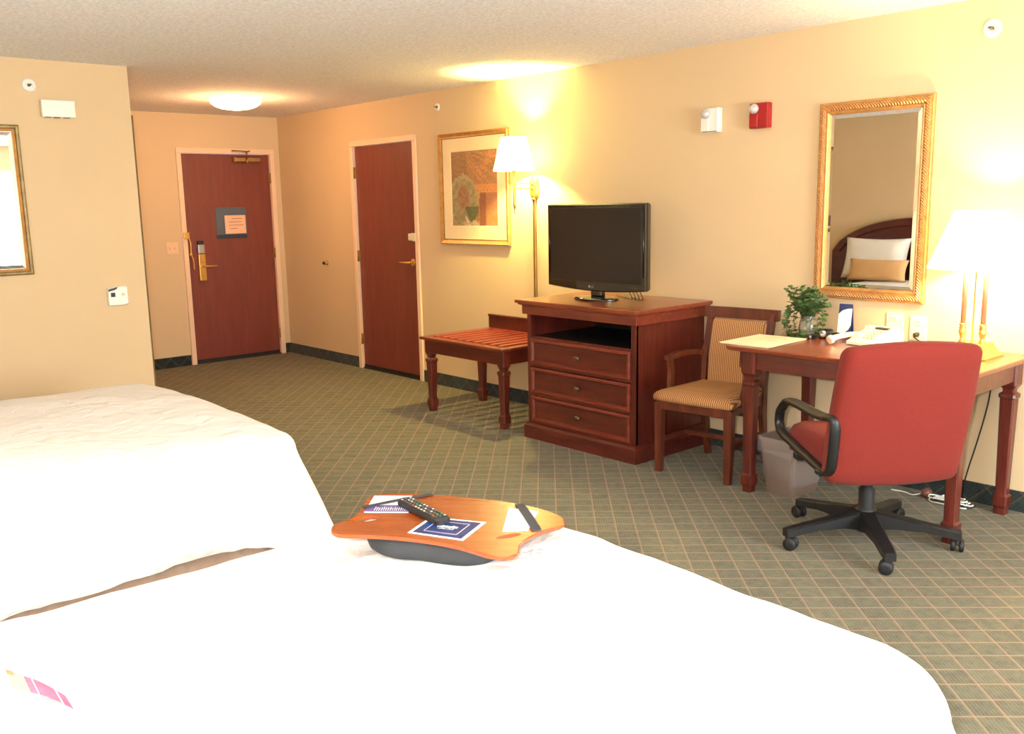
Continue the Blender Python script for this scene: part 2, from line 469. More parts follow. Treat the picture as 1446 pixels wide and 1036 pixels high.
tube(bm, [(cx-.02, -.075, 2.05), (cx+.02, -.04, 2.06), (cx+.03, -.02, 2.06)], .007, 8)
lathe(bm, [(.012, 0), (.012, .05)], cx-.02, -.06, 12, 1.935)
obj('door_closer', bm, M['brass_dull'], dE)
# plaque on the door (its own thing)
pq = thing('door_notice_plaque', 'slate blue notice plaque holding a pale paper card on the entry door', 'sign', (-.012, -.558, 1.212), 0, rot=XP)
bm = bm_new(); box(bm, (-.16, -.008, .035), (.16, 0, .305), .003); obj('plaque', bm, M['blueplaque'], pq)
bm = bm_new(); box(bm, (-.16, -.0082, 0), (.16, -.0005, .036), .002); obj('lower_strip', bm, M['blueplaque_d'], pq)
bm = bm_new(); box(bm, (-.07, -.0105, .045), (.148, -.008, .225), .001)
c = obj('paper_card', bm, M['pink_paper'], pq)
bm = bm_new()
for i, (a, b) in enumerate(((.0, .11), (-.03, .10), (-.03, .12), (-.02, .06))): box(bm, (a, -.0112, .19-i*.032), (b, -.0104, .194-i*.032))
obj('print_lines', bm, M['ink'], c)
# connecting door: hinges left (small x), lock right
dC = door('door_2', (sum(DC)/2, 0, 0), 0, wC, 'mahogany connecting door in the long wall', 'C')
for z in (.28, 1.05, 1.80): hinge(dC, -wC/2-.002, z)
bm = bm_new(); lx = wC/2-.07
lathe(bm, [(.034, 0), (.034, .008), (.03, .012)], 0, 0, 28, 0, 0, Matrix.Translation((lx, .012, 1.235)) @ Matrix.Rotation(PI/2, 4, 'X'))
box(bm, (lx-.035, -.014, 1.205), (lx+.04, .006, 1.265), .008, 2)
box(bm, (lx+.04, -.022, 1.2), (lx+.085, -.014, 1.27), .003, 1)
obj('deadbolt', bm, M['cream'], dC)
bm = bm_new(); lz = 1.02
lathe(bm, [(.032, 0), (.032, .008), (.022, .016)], 0, 0, 28, 0, 0, Matrix.Translation((lx, .012, lz)) @ Matrix.Rotation(PI/2, 4, 'X'))
tube(bm, [(lx, .0, lz), (lx, -.048, lz), (lx-.02, -.056, lz), (lx-.12, -.05, lz-.002)], [.010, .010, .009, .007], 10)
obj('door_handle', bm, M['brass'], dC)

# ------------------------------------------------------------------ wall fittings
def plate(name, label, cat, loc, rot, w, h, d, m, group=None):
    t = thing(name, label, cat, loc, rot=rot, group=group)
    bm = bm_new(); box(bm, (-w/2, -d, -h/2), (w/2, 0, h/2), .003, 2); obj('face_plate', bm, m, t)
    return t
t = plate('light_switch', 'almond double light switch plate left of the entry door', 'light switch', (0, -1.175, 1.14), XP, .115, .115, .006, M['beige'])
for s in (-1, 1):
    bm = bm_new(); box(bm, (s*.023-.005, -.016, -.012), (s*.023+.005, -.005, .012), .002); obj('toggle', bm, M['beige'], t)
def outlet(name, label, x, z, h=.125, w=.09):
    t = plate(name, label, 'outlet', (x, 0, z), (0, 0, 0), w, h, .006, M['cream'])
    for s in (-1, 1):
        bm = bm_new(); box(bm, (-.016, -.009, s*.03-.016), (.016, -.004, s*.03+.016), .003)
        for q in (-1, 1): box(bm, (q*.006-.0015, -.0095, s*.03-.004), (q*.006+.0015, -.0088, s*.03+.006), mi=1)
        obj('socket', bm, [M['cream'], M['ink']], t)
    return t
outlet('wall_outlet', 'cream wall outlet plate behind the telephone with nothing plugged in', 6.54, .85)
t2 = outlet('wall_outlet', 'cream wall outlet plate with a black plug in it, between telephone and lamp', 6.665, .84)
# plug + cord
t = thing('lamp_power_cord', 'black power cord plugged into the outlet above the desk', 'cord', (6.665, -.012, .81))
bm = bm_new(); lathe(bm, [(.013, 0), (.011, .03), (.006, .036)], 0, 0, 14, 0, 0, Matrix.Rotation(PI/2, 4, 'X')); obj('plug', bm, M['black'], t)
bm = bm_new(); tube(bm, catmull([(0, -.034, 0), (.01, -.06, -.005), (.045, -.07, -.022), (.07, -.06, -.0405), (.12, -.07, -.0425), (.22, -.075, -.0425)], 6), .0032, 8); obj('cable', bm, M['black'], t)

def sprinkler(label, loc, rot, r=.042):
    t = thing('wall_sprinkler', label, 'sprinkler', loc, rot=rot)
    RX = Matrix.Rotation(PI/2, 4, 'X')
    bm = bm_new(); lathe(bm, [(r, 0), (r, .004), (r*.8, .012), (r*.55, .012), (r*.5, .004)], 0, 0, 32, 0, 0, RX); obj('escutcheon', bm, M['white'], t)
    bm = bm_new(); lathe(bm, [(.009, .004), (.009, .016), (.004, .018), (.004, .030)], 0, 0, 14, 0, 0, RX)
    box(bm, (-.009, -.034, -.003), (.009, -.031, .006), .001)
    tube(bm, [(-.007, -.016, 0), (-.007, -.032, 0)], .0015, 6); tube(bm, [(.007, -.016, 0), (.007, -.032, 0)], .0015, 6)
    obj('sprinkler_head', bm, M['pewter'], t)
sprinkler('small white sidewall sprinkler above the framed picture', (2.694, 0, 2.269), (0, 0, 0), .03)
sprinkler('white sidewall sprinkler high on the wall above the table lamp', (6.928, 0, 2.253), (0, 0, 0), .042)
sprinkler('white sidewall sprinkler on the partition wall above the wall mirror', (PX, -2.995, 2.245), XP, .04)

t = thing('wall_bumper', 'small dark brass door bumper on the hall wall', 'door stop', (.842, 0, .966))
bm = bm_new(); RX = Matrix.Rotation(PI/2, 4, 'X')
lathe(bm, [(.022, 0), (.022, .006), (.012, .012), (.012, .03)], 0, 0, 20, 0, 0, RX); obj('mount', bm, M['brass_dull'], t)
bm = bm_new(); lathe(bm, [(.014, .03), (.016, .036), (.014, .045)], 0, 0, 20, 0, 0, RX); obj('bumper', bm, M['rubber'], t)

def strobe(name, label, x, m):
    t = thing(name, label, 'fire alarm', (x, 0, 1.96))
    bm = bm_new(); box(bm, (-.062, -.045, -.07), (.062, 0, .07), .008, 2)
    box(bm, (-.058, -.051, -.062), (-.002, -.044, .012), .003, 1)
    o = obj('housing', bm, m, t)
    bm = bm_new()
    RX = Matrix.Translation((-.026, -.044, .038)) @ Matrix.Rotation(PI/2, 4, 'X')
    lathe(bm, [(.028, 0), (.028, .012), (.02, .026), (.008, .03)], 0, 0, 20, 0, 0, RX)
    obj('strobe_lens', bm, M['lens'], t)
    bm = bm_new(); box(bm, (-.05, -.047, -.066), (.05, -.0445, -.063)); obj('vent_slot', bm, M['ink'], t)
strobe('strobe_alarm', 'white strobe alarm box with a clear lens, on the wall between television and mirror', 5.378, M['white'])
strobe('fire_alarm', 'red fire alarm box with a clear strobe lens beside the mirror', 5.712, M['red'])

t = thing('alarm_box', 'blank white plastic box on the partition wall near the ceiling', 'alarm box', (PX, -2.852, 2.115), rot=XP)
bm = bm_new(); box(bm, (-.095, -.04, -.05), (.095, 0, .05), .006, 2); obj('cover', bm, M['white'], t)
for a in (-.06, -.01, .045):
    bm = bm_new(); box(bm, (a-.016, -.036, -.054), (a+.016, -.006, -.049), .001); obj('vent_tab', bm, M['pewter'], t)
t = thing('thermostat', 'white thermostat with a small display near the partition corner', 'thermostat', (PX, -2.605, .97), rot=XP)
bm = bm_new()
poly = [(-.062, -.06), (.03, -.062), (.062, -.055), (.062, .055), (.03, .062), (-.062, .052)]
lo = [[Vector((x*s, -d, z*s)) for x, z in poly] for s, d in ((1, 0), (1, .02), (.94, .028))]
rings(bm, lo); obj('housing', bm, M['white'], t)
bm = bm_new(); box(bm, (-.045, -.030, -.005), (-.018, -.027, .022), .001); obj('display', bm, M['ink'], t)
bm = bm_new(); prism(bm, [(-.058, .045), (.0, .056), (-.005, .046), (-.02, .038), (-.058, .03)], 0, .003, 0, Matrix.Translation((0, -.027, 0)) @ Matrix.Rotation(PI/2, 4, 'X')); obj('dark_cap', bm, M['ink'], t)
bm = bm_new(); box(bm, (.022, -.030, 0), (.04, -.027, .016), .001); obj('button', bm, M['beige'], t)

# ------------------------------------------------------------------ mirrors and picture
def bevel_mirror(t, w, h, inset, d):
    bm = bm_new()
    a, b = w/2-inset, h/2-inset
    g = .022
    lo = [[Vector((s*(a-i), -dd, q*(b-i))) for s, q in ((-1, -1), (1, -1), (1, 1), (-1, 1))] for i, dd in ((0, d-.0025), (g, d), )]
    R = [[bm.verts.new(p) for p in l] for l in lo]
    for j in range(4): bm.faces.new((R[0][j], R[0][(j+1) % 4], R[1][(j+1) % 4], R[1][j]))
    bm.faces.new(R[1])
    back = [bm.verts.new(Vector((s*a, -.001, q*b))) for s, q in ((-1, -1), (1, -1), (1, 1), (-1, 1))]
    for j in range(4): bm.faces.new((back[j], back[(j+1) % 4], R[0][(j+1) % 4], R[0][j]))
    bm.faces.new(back)
    obj('mirror_glass', bm, M['mirror'], t)
t = thing('wall_mirror', 'tall mirror in a ribbed gold frame above the desk', 'mirror', (6.383, 0, 1.4775))
mw, mh = .612, 1.025
bm = bm_new(); frame_bm(bm, mw, mh, [(0, 0), (0, .02), (.004, .026), (.010, .026)]); obj('outer_moulding', bm, M['gold'], t)
bm = bm_new(); frame_bm(bm, mw, mh, [(.010, 0), (.010, .028), (.017, .036), (.030, .038), (.040, .030), (.044, .022), (.044, 0)]); obj('ribbed_moulding', bm, M['gold_rib'], t)
bm = bm_new(); frame_bm(bm, mw, mh, [(.044, 0), (.044, .024), (.050, .026), (.056, .020), (.062, .010), (.062, 0)]); obj('inner_moulding', bm, M['gold'], t)
bevel_mirror(t, mw, mh, .060, .010)
t = thing('wall_mirror', 'gold framed mirror on the partition wall reflecting a bright window', 'mirror', (PX, -3.53, 1.575), rot=XP)
mw, mh = .9, .875
bm = bm_new(); frame_bm(bm, mw, mh, [(0, 0), (0, .018), (.006, .022), (.018, .020), (.022, .012), (.022, 0)]); obj('outer_moulding', bm, M['gold_dark'], t)
bm = bm_new(); frame_bm(bm, mw, mh, [(.022, 0), (.022, .014), (.030, .017), (.038, .012), (.040, 0)]); obj('inner_moulding', bm, M['gold'], t)
bevel_mirror(t, mw, mh, .039, .008)

t = thing('framed_picture', 'gold framed abstract print in earthy browns and greens beside the wall lamp', 'picture', (3.131, 0, 1.62))
pw, ph = .846, .862
bm = bm_new(); frame_bm(bm, pw, ph, [(0, 0), (0, .022), (.006, .028), (.014, .024), (.03, .016), (.034, .016), (.036, 0)]); obj('frame', bm, M['gold'], t)
bm = bm_new(); frame_bm(bm, pw, ph, [(.036, 0), (.036, .013), (.040, .012), (.042, 0)]); obj('inner_slip', bm, M['gold_dark'], t)
bm = bm_new(); frame_bm(bm, pw, ph, [(.0405, .002), (.0405, .008), (.142, .008), (.146, .005), (.146, .002)]); obj('mat_board', bm, M['mat_board'], t)
def art():
    W_, H_ = pw-.28, ph-.28
    nx, nz = 96, 100
    me = bpy.data.meshes.new('print'); vs = []; fs = []; cols = []
    def C(*c): return Vector(lin(c)[:3])
    def f(u, v):
        p = Vector((u*5, v*5, 0))
        n1 = noise.noise(p); n2 = noise.noise(p*2.7+Vector((9, 3, 0))); n3 = noise.noise(p*7)
        c = C(150, 104, 72).lerp(C(196, 128, 84), max(0, min(1, .5+n1)))
        if u < .35 and v > .55: c = c.lerp(C(120, 92, 66), .6)
        # feathery fronds from the upper right corner
        a = math.atan2(v-1.05, u-.15); r = math.hypot(v-1.05, u-.15)
        if v > .5 and r > .12: 
            s = math.sin(a*44+n2*3+n3*.8)
            c = c.lerp(C(106, 100, 62) if s > 0 else C(190, 134, 92), (.35+.25*n3)*min(1, abs(s)*1.2)*(1 if u > .2 else .4))
        if v < .47 and v > .36 and u > .55: c = C(208, 140, 92)
        if v > .36 and v < .56 and u > .5+n2*.1: c = c.lerp(C(216, 142, 84), .75)
        # ellipse figure lower left
        e = ((u-.27)/.32)**2+((v-.32)/.36)**2
        if e < 1.05+n2*.25:
            c = C(136, 128, 92).lerp(C(168, 152, 116), .5+n2)
            e2 = ((u-.27)/.13)**2+((v-.40)/.16)**2
            if e2 < 1+n3*.9: c = c.lerp(C(142, 82, 66).lerp(C(160, 100, 78), .5+n2), .7)
            if abs(e-.92) < .1: c = c.lerp(C(180, 160, 118), .6)
            if u > .3+ (.25-v)*.5 and v < .27: c = c.lerp(C(66, 92, 60), .8)
        # blocks lower right
        if u > .62 and v < .45 and e > 1:
            c = C(140, 80, 64) if u < .76 else C(178, 116, 88)
            if v < .22 and u > .74: c = C(160, 138, 88).lerp(C(208, 120, 84), .5+n2)
            c = c.lerp(C(110, 70, 60), max(0, n3))
        if abs(u-.36+(v-.06)*.7) < .018 and .0 < v < .14: c = C(226, 214, 190)
        if v < .05+.04*abs(math.sin(u*22)) and .25 < u < .6: c = c.lerp(C(222, 196, 160), .7)
        c = c.lerp(C(150, 120, 84), .18); c = c*(1+.35*n3)
        return c
    for j in range(nz+1):
        for i in range(nx+1):
            u, v = i/nx, j/nz
            vs.append(((u-.5)*W_, -.0055, (v-.5)*H_)); cols.append((*f(u, v), 1))
    for j in range(nz):
        for i in range(nx):
            a = j*(nx+1)+i; fs.append((a, a+1, a+nx+2, a+nx+1))
    me.from_pydata(vs, [], fs)
    at = me.color_attributes.new('print_colour', 'FLOAT_COLOR', 'POINT')
    for i, c in enumerate(cols): at.data[i].color = c
    k = NT('printed artwork'); nd = k.n('ShaderNodeVertexColor'); nd.layer_name = 'print_colour'
    k.l(nd.outputs[0], k.b.inputs['Base Color']); k.b.inputs['Roughness'].default_value = .5
    me.materials.append(k.m)
    o = bpy.data.objects.new('print', me); COL.objects.link(o); o.parent = t
art()

# ------------------------------------------------------------------ ceiling light
t = thing('ceiling_light', 'round flush ceiling light glowing in the entry hall', 'ceiling light', (1.45, -1.12, H))
bm = bm_new(); lathe(bm, [(.19, 0), (.19, -.018), (.175, -.022)], 0, 0, 40); obj('mounting_rim', bm, M['white'], t)
bm = bm_new(); lathe(bm, [(.20, -.018), (.205, -.03), (.195, -.05), (.165, -.072), (.12, -.088), (.06, -.097), (.01, -.1)], 0, 0, 40); obj('glass_dome', bm, M['dome'], t, True)

# ------------------------------------------------------------------ wall lamp
t = wl = thing('wall_lamp', 'brass swing-arm wall lamp with a lit white shade, beside the framed picture', 'lamp', (3.82, 0, 1.61))
bm = bm_new()
pts = []
for i in range(28):
    a = 2*PI*i/28; pts.append((.042*math.cos(a), .042*math.sin(a)+(.04 if math.sin(a) > 0 else -.04)))
RX = Matrix.Rotation(PI/2, 4, 'X')
rings(bm, [[RX @ Vector((x*s, y*s, d)) for x, y in pts] for s, d in ((1, 0), (1, .012), (.85, .022), (.6, .026))]); smooth_angle(obj('wall_plate', bm, M['brass'], t))
bm = bm_new(); tube(bm, [(0, -.02, .03), (.005, -.2, .03)], .004, 8); tube(bm, [(0, -.02, -.005), (.005, -.2, -.005)], .004, 8)
for z in (.03, -.005): lathe(bm, [(.008, -.008), (.008, .008)], 0, -.028, 12, z)
obj('swing_arm', bm, M['brass'], t)
px_, py_ = .008, -.205
bm = bm_new(); lathe(bm, [(.002, -.18), (.006, -.172), (.003, -.163), (.007, -.155), (.004, -.148), (.009, -.14), (.011, -.12), (.011, .05), (.007, .055), (.006, .10), (.013, .105), (.013, .14)], px_, py_, 14); obj('lamp_stem', bm, M['brass'], t)
bm = bm_new(); lathe(bm, [(.146, .12), (.090, .345)], px_, py_, 48, cap=False); lathe(bm, [(.148, .118), (.148, .126), (.145, .126)], px_, py_, 48, cap=False)
obj('lamp_shade', bm, M['shade'], t, True)
bm = bm_new(); box(bm, (-.013, -.016, -1.4), (.013, 0, -.075), .003, 1); lathe(bm, [(.018, 0), (.022, .01), (.012, .02)], 0, -.012, 14, -.09); obj('cord_cover', bm, M['brass_dull'], t)

# ------------------------------------------------------------------ turned legs used on rack and desk
def turned_leg(bm, x, y, H0, w):
    """H0: underside of top; square block, waisted neck, collar, tapering shaft, foot"""
    k = w
    sq_lathe(bm, [(H0, k), (H0-.155, k), (H0-.165, k*.8), (H0-.178, k*.66), (H0-.19, k*.66), (H0-.2, k*.98), (H0-.215, k*1.0), (H0-.225, k*.86),
                  (H0-.235, k*.86), (.115, k*.62), (.10, k*.66), (.085, k*.9), (.045, k*.92), (.03, k*.72), (0, k*.68)], x, y, .22)

# luggage rack
t = thing('luggage_rack', 'low cherry wood luggage rack with a slatted top against the wall', 'luggage rack', (3.30, 0, 0))
W_, D_, Zt = .93, .70, .556
bm = bm_new()
for a, b in (((0, -D_, Zt-.02), (W_, -D_+.075, Zt)), ((0, -.09, Zt-.02), (W_, -.02, Zt)), ((0, -D_+.07, Zt-.02), (.07, -.08, Zt)), ((W_-.07, -D_+.07, Zt-.02), (W_, -.08, Zt))): box(bm, a, b, .005, 2)
obj('top_frame', bm, M['cherry_frame'], t)
n = 9
for i in range(n):
    bm = bm_new(); x = .085+i*(W_-.17-.048)/(n-1)
    box(bm, (x, -D_+.065, Zt-.012), (x+.048, -.085, Zt+.008), .007, 2); obj('slat', bm, M['slat'], t)
bm = bm_new()
box(bm, (.03, -D_+.03, Zt-.115), (W_-.03, -D_+.05, Zt-.018)); box(bm, (.03, -.06, Zt-.115), (W_-.03, -.04, Zt-.018))
box(bm, (.03, -D_+.045, Zt-.115), (.05, -.05, Zt-.018)); box(bm, (W_-.05, -D_+.045, Zt-.115), (W_-.03, -.05, Zt-.018))
obj('apron', bm, M['cherry_x'], t)
bm = bm_new(); box(bm, (.0, -.03, Zt-.05), (W_, -.011, Zt+.10), .003, 1); box(bm, (-.004, -.036, Zt+.09), (W_+.004, -.009, Zt+.104), .003, 1); obj('back_rail', bm, M['cherry_x'], t)
for x in (.06, W_-.06):
    for y in (-D_+.065, -.155):
        bm = bm_new(); turned_leg(bm, x, y, Zt-.001-.02, .034) if 0 else sq_lathe(bm, [(Zt-.02, .034), (Zt-.125, .034), (Zt-.14, .026), (Zt-.155, .022), (Zt-.165, .036), (Zt-.18, .037), (Zt-.19, .031), (.115, .024), (.10, .025), (.085, .033), (.045, .034), (.03, .027), (0, .025)], x, y, .22)
        obj('leg', bm, M['cherry'], t)

# ------------------------------------------------------------------ dresser
t = thing('dresser', 'cherry wood three-drawer television chest with an open shelf', 'dresser', (4.90, 0, 0))
w2 = .455; yb = -.03; yf = -.675
bm = bm_new()
ZT = .90
box(bm, (-w2, yf+.02, .09), (-w2+.022, yb, ZT-.04), .001)
box(bm, (w2-.022, yf+.02, .09), (w2, yb, ZT-.04), .001)
box(bm, (-w2+.02, yb-.02, .09), (w2-.02, yb, ZT-.04))
box(bm, (-w2+.02, yf+.03, .09), (w2-.02, yb-.01, .11))
# face frame stiles and rails
box(bm, (-w2, yf+.01, .10), (-w2+.032, yf+.035, ZT-.09)); box(bm, (w2-.032, yf+.01, .10), (w2, yf+.035, ZT-.09))
for z in (.10, .285, .472, .655): box(bm, (-w2+.03, yf+.012, z), (w2-.03, yf+.034, z+.014))
obj('carcass', bm, M['cherry'], t)
bm = bm_new(); box(bm, (-w2+.022, yf+.034, .655), (w2-.022, yb-.02, .668)); box(bm, (-w2+.0225, yb-.03, .668), (w2-.0225, yb-.021, .82)); obj('shelf', bm, M['dark_shelf'], t)
bm = bm_new()
box(bm, (-w2-.025, yf-.012, .808), (w2+.025, yf+.035, ZT-.035), .002); box(bm, (-w2-.025, yf+.03, .808), (-w2+.002, yb, ZT-.035), .002); box(bm, (w2-.002, yf+.03, .808), (w2+.025, yb, ZT-.035), .002)
obj('frieze', bm, M['cherry_frame'], t)
bm = bm_new()
def slab(bm, x0, x1, y0, y1, prof):
    rings(bm, [[Vector(p) for p in ((x0-o, y0-o, z), (x1+o, y0-o, z), (x1+o, y1, z), (x0-o, y1, z))] for z, o in prof])
slab(bm, -w2, w2, yf, yb+.01, [(ZT-.038, .015), (ZT-.03, .035), (ZT-.022, .038), (ZT-.02, .05), (ZT-.004, .052), (ZT, .048)])
obj('top', bm, M['top'], t)
bm = bm_new()
slab(bm, -w2, w2, yf+.01, yb, [(0, .022), (.082, .022), (.09, .016), (.098, .012), (.104, .002)])
obj('plinth', bm, M['cherry_x'], t)
for z in (.116, .301, .488):
    h = .166
    dr = thing('drawer', '', '') if 0 else None
    bm = bm_new()
    box(bm, (-w2+.034, yf+.012, z), (w2-.034, yf+.03, z+h), .001)
    d = obj('drawer', bm, M['cherry_x'], t)
    bm = bm_new(); frame_bm(bm, 2*w2-.07, h, [(0, 0), (0, .012), (.006, .016), (.018, .016), (.026, .004), (.026, 0)])
    o = obj('drawer_moulding', bm, M['cherry_frame'], d); o.location = (0, yf+.012, z+h/2)
    bm = bm_new()
    lathe(bm, [(.006, 0), (.006, .014)], 0, 0, 12, 0, 0, Matrix.Rotation(PI/2, 4, 'X'))
    r = bmesh.ops.create_uvsphere(bm, u_segments=16, v_segments=10, radius=1, matrix=Matrix.Translation((0, -.02, 0)) @ Matrix.Diagonal((.024, .010, .014, 1)))
    kn = obj('knob', bm, M['pewter'], d, True); kn.location = (0, yf+.012, z+h/2)

# ------------------------------------------------------------------ television
t = thing('television', 'black flat-panel television standing on the dresser', 'television', (4.80, -.40, ZT+.002))
bm = bm_new()
def panel_loop(y, o, zlo, zhi, hw, bow):
    pts = []
    for i in range(17):
        u = -1+2*i/16; pts.append(Vector((u*(hw-o), y, zlo+o - bow*(1-u*u))))
    for i in range(9):
        u = 1-2*i/8; pts.append(Vector((u*(hw-o), y, zhi-o)))
    return pts
rings(bm, [panel_loop(y, o, .07, .59, .418, .022) for y, o in ((.05, .05), (.035, .01), (0, .0), (-.012, .002), (-.018, .008))])
cs = obj('casing', bm, M['blackgloss'], t)
bm = bm_new(); box(bm, (-.385, -.0205, .108), (.385, -.0178, .566), .001); obj('screen', bm, M['screen'], t)
bm = bm_new(); lathe(bm, [(.008, 0), (.008, .001)], -.04, 0, 20, 0, 0, Matrix.Translation((0, -.0205, .078)) @ RX)
text_bm(bm, 'LG', .022, Matrix.Translation((-.016, -.0205, .078)) @ RX); obj('brand_mark', bm, M['steel'], t)
bm = bm_new()
for i in range(6): box(bm, (.30+i*.009, -.0205, .086), (.306+i*.009, -.0182, .091))
obj('port_label', bm, M['pewter'], t)
for s in (-1, 1):
    bm = bm_new(); tube(bm, [(s*.399, -.0195, .15), (s*.399, -.0195, .53)], .0035, 6); obj('trim_rod', bm, M['blackgloss'], t)
bm = bm_new()
lp = [[Vector((.165*s*math.cos(2*PI*i/40), .105*s*math.sin(2*PI*i/40), z)) for i in range(40)] for s, z in ((1, 0), (1, .008), (.93, .014), (.3, .018))]
rings(bm, lp, smooth=False); obj('stand_foot', bm, M['blackgloss'], t)
bm = bm_new(); box(bm, (-.045, -.006, .014), (.045, .04, .10), .01, 2); box(bm, (-.2, .045, .14), (.2, .085, .48), .015, 2); obj('stand_neck', bm, M['blackgloss'], t)
bm = bm_new()
for i in range(4):
    x = .17+.03*i
    tube(bm, catmull([(x, .07, .15), (x+.01, .10, .06), (x+.02, .12, .004), (x-.06, .16, .004), (x-.2, .22, .004)], 5), .003, 6)
obj('signal_cables', bm, M['black'], t)

# ------------------------------------------------------------------ desk
t = thing('desk', 'cherry wood writing desk with turned legs against the wall', 'desk', (6.61, 0, 0))
hw = .615; ZD = .765
bm = bm_new(); slab(bm, -hw+.02, hw-.02, -.675, -.018, [(ZD-.026, .0), (ZD-.022, .016), (ZD-.004, .022), (ZD, .018)]); obj('desk_top', bm, M['top'], t)
bm = bm_new()
box(bm, (-hw+.06, -.655, ZD-.115), (hw-.06, -.632, ZD-.025)); box(bm, (-hw+.06, -.06, ZD-.115), (hw-.06, -.04, ZD-.025))
box(bm, (-hw+.045, -.64, ZD-.115), (-hw+.065, -.05, ZD-.025)); box(bm, (hw-.065, -.64, ZD-.115), (hw-.045, -.05, ZD-.025))
obj('apron', bm, M['cherry_x'], t)
for x in (-.50, .54):
    for y in (-.635, -.085):
        bm = bm_new()
        sq_lathe(bm, [(ZD-.026, .040), (ZD-.135, .040), (ZD-.145, .034), (ZD-.155, .026), (ZD-.17, .024), (ZD-.18, .037), (ZD-.195, .038), (ZD-.205, .032), (.115, .025), (.10, .026), (.09, .034), (.045, .034), (.03, .027), (0, .026)], x, y, .22)
        obj('leg', bm, M['cherry'], t)

# items on desk ---------------------------------------------------
t = thing('paper_folder', 'stack of ivory printed sheets lying on the front corner of the desk', 'papers', (6.07, -.45, ZD+.001), math.radians(2))
bm = bm_new()
for i, (dx, a) in enumerate(((0, 0), (.004, .03), (-.006, -.05), (.010, .08))):
    box(bm, (-.15, -.2, .0015*i), (.13, .175, .0015*i+.0014), mat=Matrix.Translation((dx, 0, 0)) @ Matrix.Rotation(a*.5, 4, 'Z'))
obj('sheets', bm, M['paperwarm'], t)
bm = bm_new()
for i in range(6): box(bm, (-.08, .12-i*.03, .0062), (.04+.03*((i*7) % 3), .123-i*.03, .0066))
obj('print_lines', bm, plain('tan ink', (196, 178, 130), .7), t)

t = thing('potted_plant', 'small leafy green ivy trailing from a clear glass jar on the desk', 'plant', (6.15, -.18, ZD))
bm = bm_new()
lathe(bm, [(.030, 0), (.042, .01), (.046, .05), (.040, .09), (.030, .11), (.034, .122), (.031, .122), (.027, .11), (.036, .09), (.042, .05), (.038, .014), (.004, .008)], 0, 0, 28)
obj('glass_jar', bm, M['glass'], t)
bm = bm_new(); lathe(bm, [(.034, .014), (.037, .03), (.004, .034)], 0, 0, 20); obj('pebbles', bm, M['soil'], t)
rnd = random.Random(3)
bs = bm_new(); bl = bm_new()
def leaf(bm, p, d, size):
    d = d.normalized(); side = d.cross(Vector((rnd.uniform(-.4, .4), rnd.uniform(-.4, .4), 1))).normalized(); up = side.cross(d)
    prof = [(0, 0), (.25, .42), (.5, .5), (.78, .28), (1, 0)]
    L = [bm.verts.new(p + d*size*a + side*size*b + up*size*.14*math.sin(a*3)) for a, b in prof]
    R = [bm.verts.new(p + d*size*a - side*size*b + up*size*.14*math.sin(a*3)) for a, b in prof[1:-1]]
    Cc = [bm.verts.new(p + d*size*a + up*size*(.14*math.sin(a*3)-.08)) for a, b in prof[1:-1]]
    try:
        bm.faces.new((L[0], L[1], Cc[0])); bm.faces.new((L[0], Cc[0], R[0]))
        for i in range(2):
            bm.faces.new((L[i+1], L[i+2], Cc[i+1], Cc[i])); bm.faces.new((Cc[i], Cc[i+1], R[i+1], R[i]))
        bm.faces.new((L[3], L[4], Cc[2])); bm.faces.new((Cc[2], L[4], R[2]))
    except ValueError: pass
stems = []
for i in range(20):
    a = rnd.uniform(0, 2*PI); r = rnd.uniform(.03, .10); h = rnd.uniform(.15, .26)
    stems.append([(rnd.uniform(-.01, .01), rnd.uniform(-.01, .01), .03), (.3*r*math.cos(a), .3*r*math.sin(a), .12), (r*.8*math.cos(a), r*.8*math.sin(a)*.8, h*.9), (r*1.15*math.cos(a), r*.9*math.sin(a), h+rnd.uniform(-.02, .02))])
for x, y in ((-.085, -.03), (-.10, .0), (-.075, -.05), (-.09, .03), (.085, -.03)):
    stems.append([(0, 0, .03), (x*.2, y*.2, .13), (x*.6, y*.6, .20), (x, y, .15), (x*1.15, y*1.2, .08), (x*1.0, y*1.3, .015)])
stems.append([(0, 0, .03), (.02, 0, .13), (.08, -.03, .18), (.10, -.05, .12), (.07, -.06, .06)])
for i in range(3): stems.append([(-.06+.03*i, -.05, .03), (-.05+.03*i, -.06, .015), (-.03+.03*i, -.065, .012)])
for st in stems:
    pts = catmull(st, 5); tube(bs, pts, .0013, 5)
    for j, p in enumerate(pts[4:]):
        for q in range(2):
            d = Vector((rnd.uniform(-1, 1), rnd.uniform(-1, 1), rnd.uniform(-.5, .7)))
            leaf(bl, p + d*.004, d, rnd.uniform(.016, .030))
for i in range(130):
    a = rnd.uniform(0, 2*PI); b = rnd.uniform(-.4, 1.4); r = .085*rnd.uniform(.5, 1)
    p = Vector((.02+r*math.cos(a)*math.cos(b), r*math.sin(a)*math.cos(b), .185+.07*math.sin(b)))
    d = Vector((rnd.uniform(-1, 1), rnd.uniform(-1, 1), rnd.uniform(-.6, .6))); leaf(bl, p, d, rnd.uniform(.018, .032))
for v in bl.verts: 
    if v.co.z < .003: v.co.z = .003
obj('stems', bs, M['stem'], t, True); obj('foliage', bl, M['leaf'], t, True)

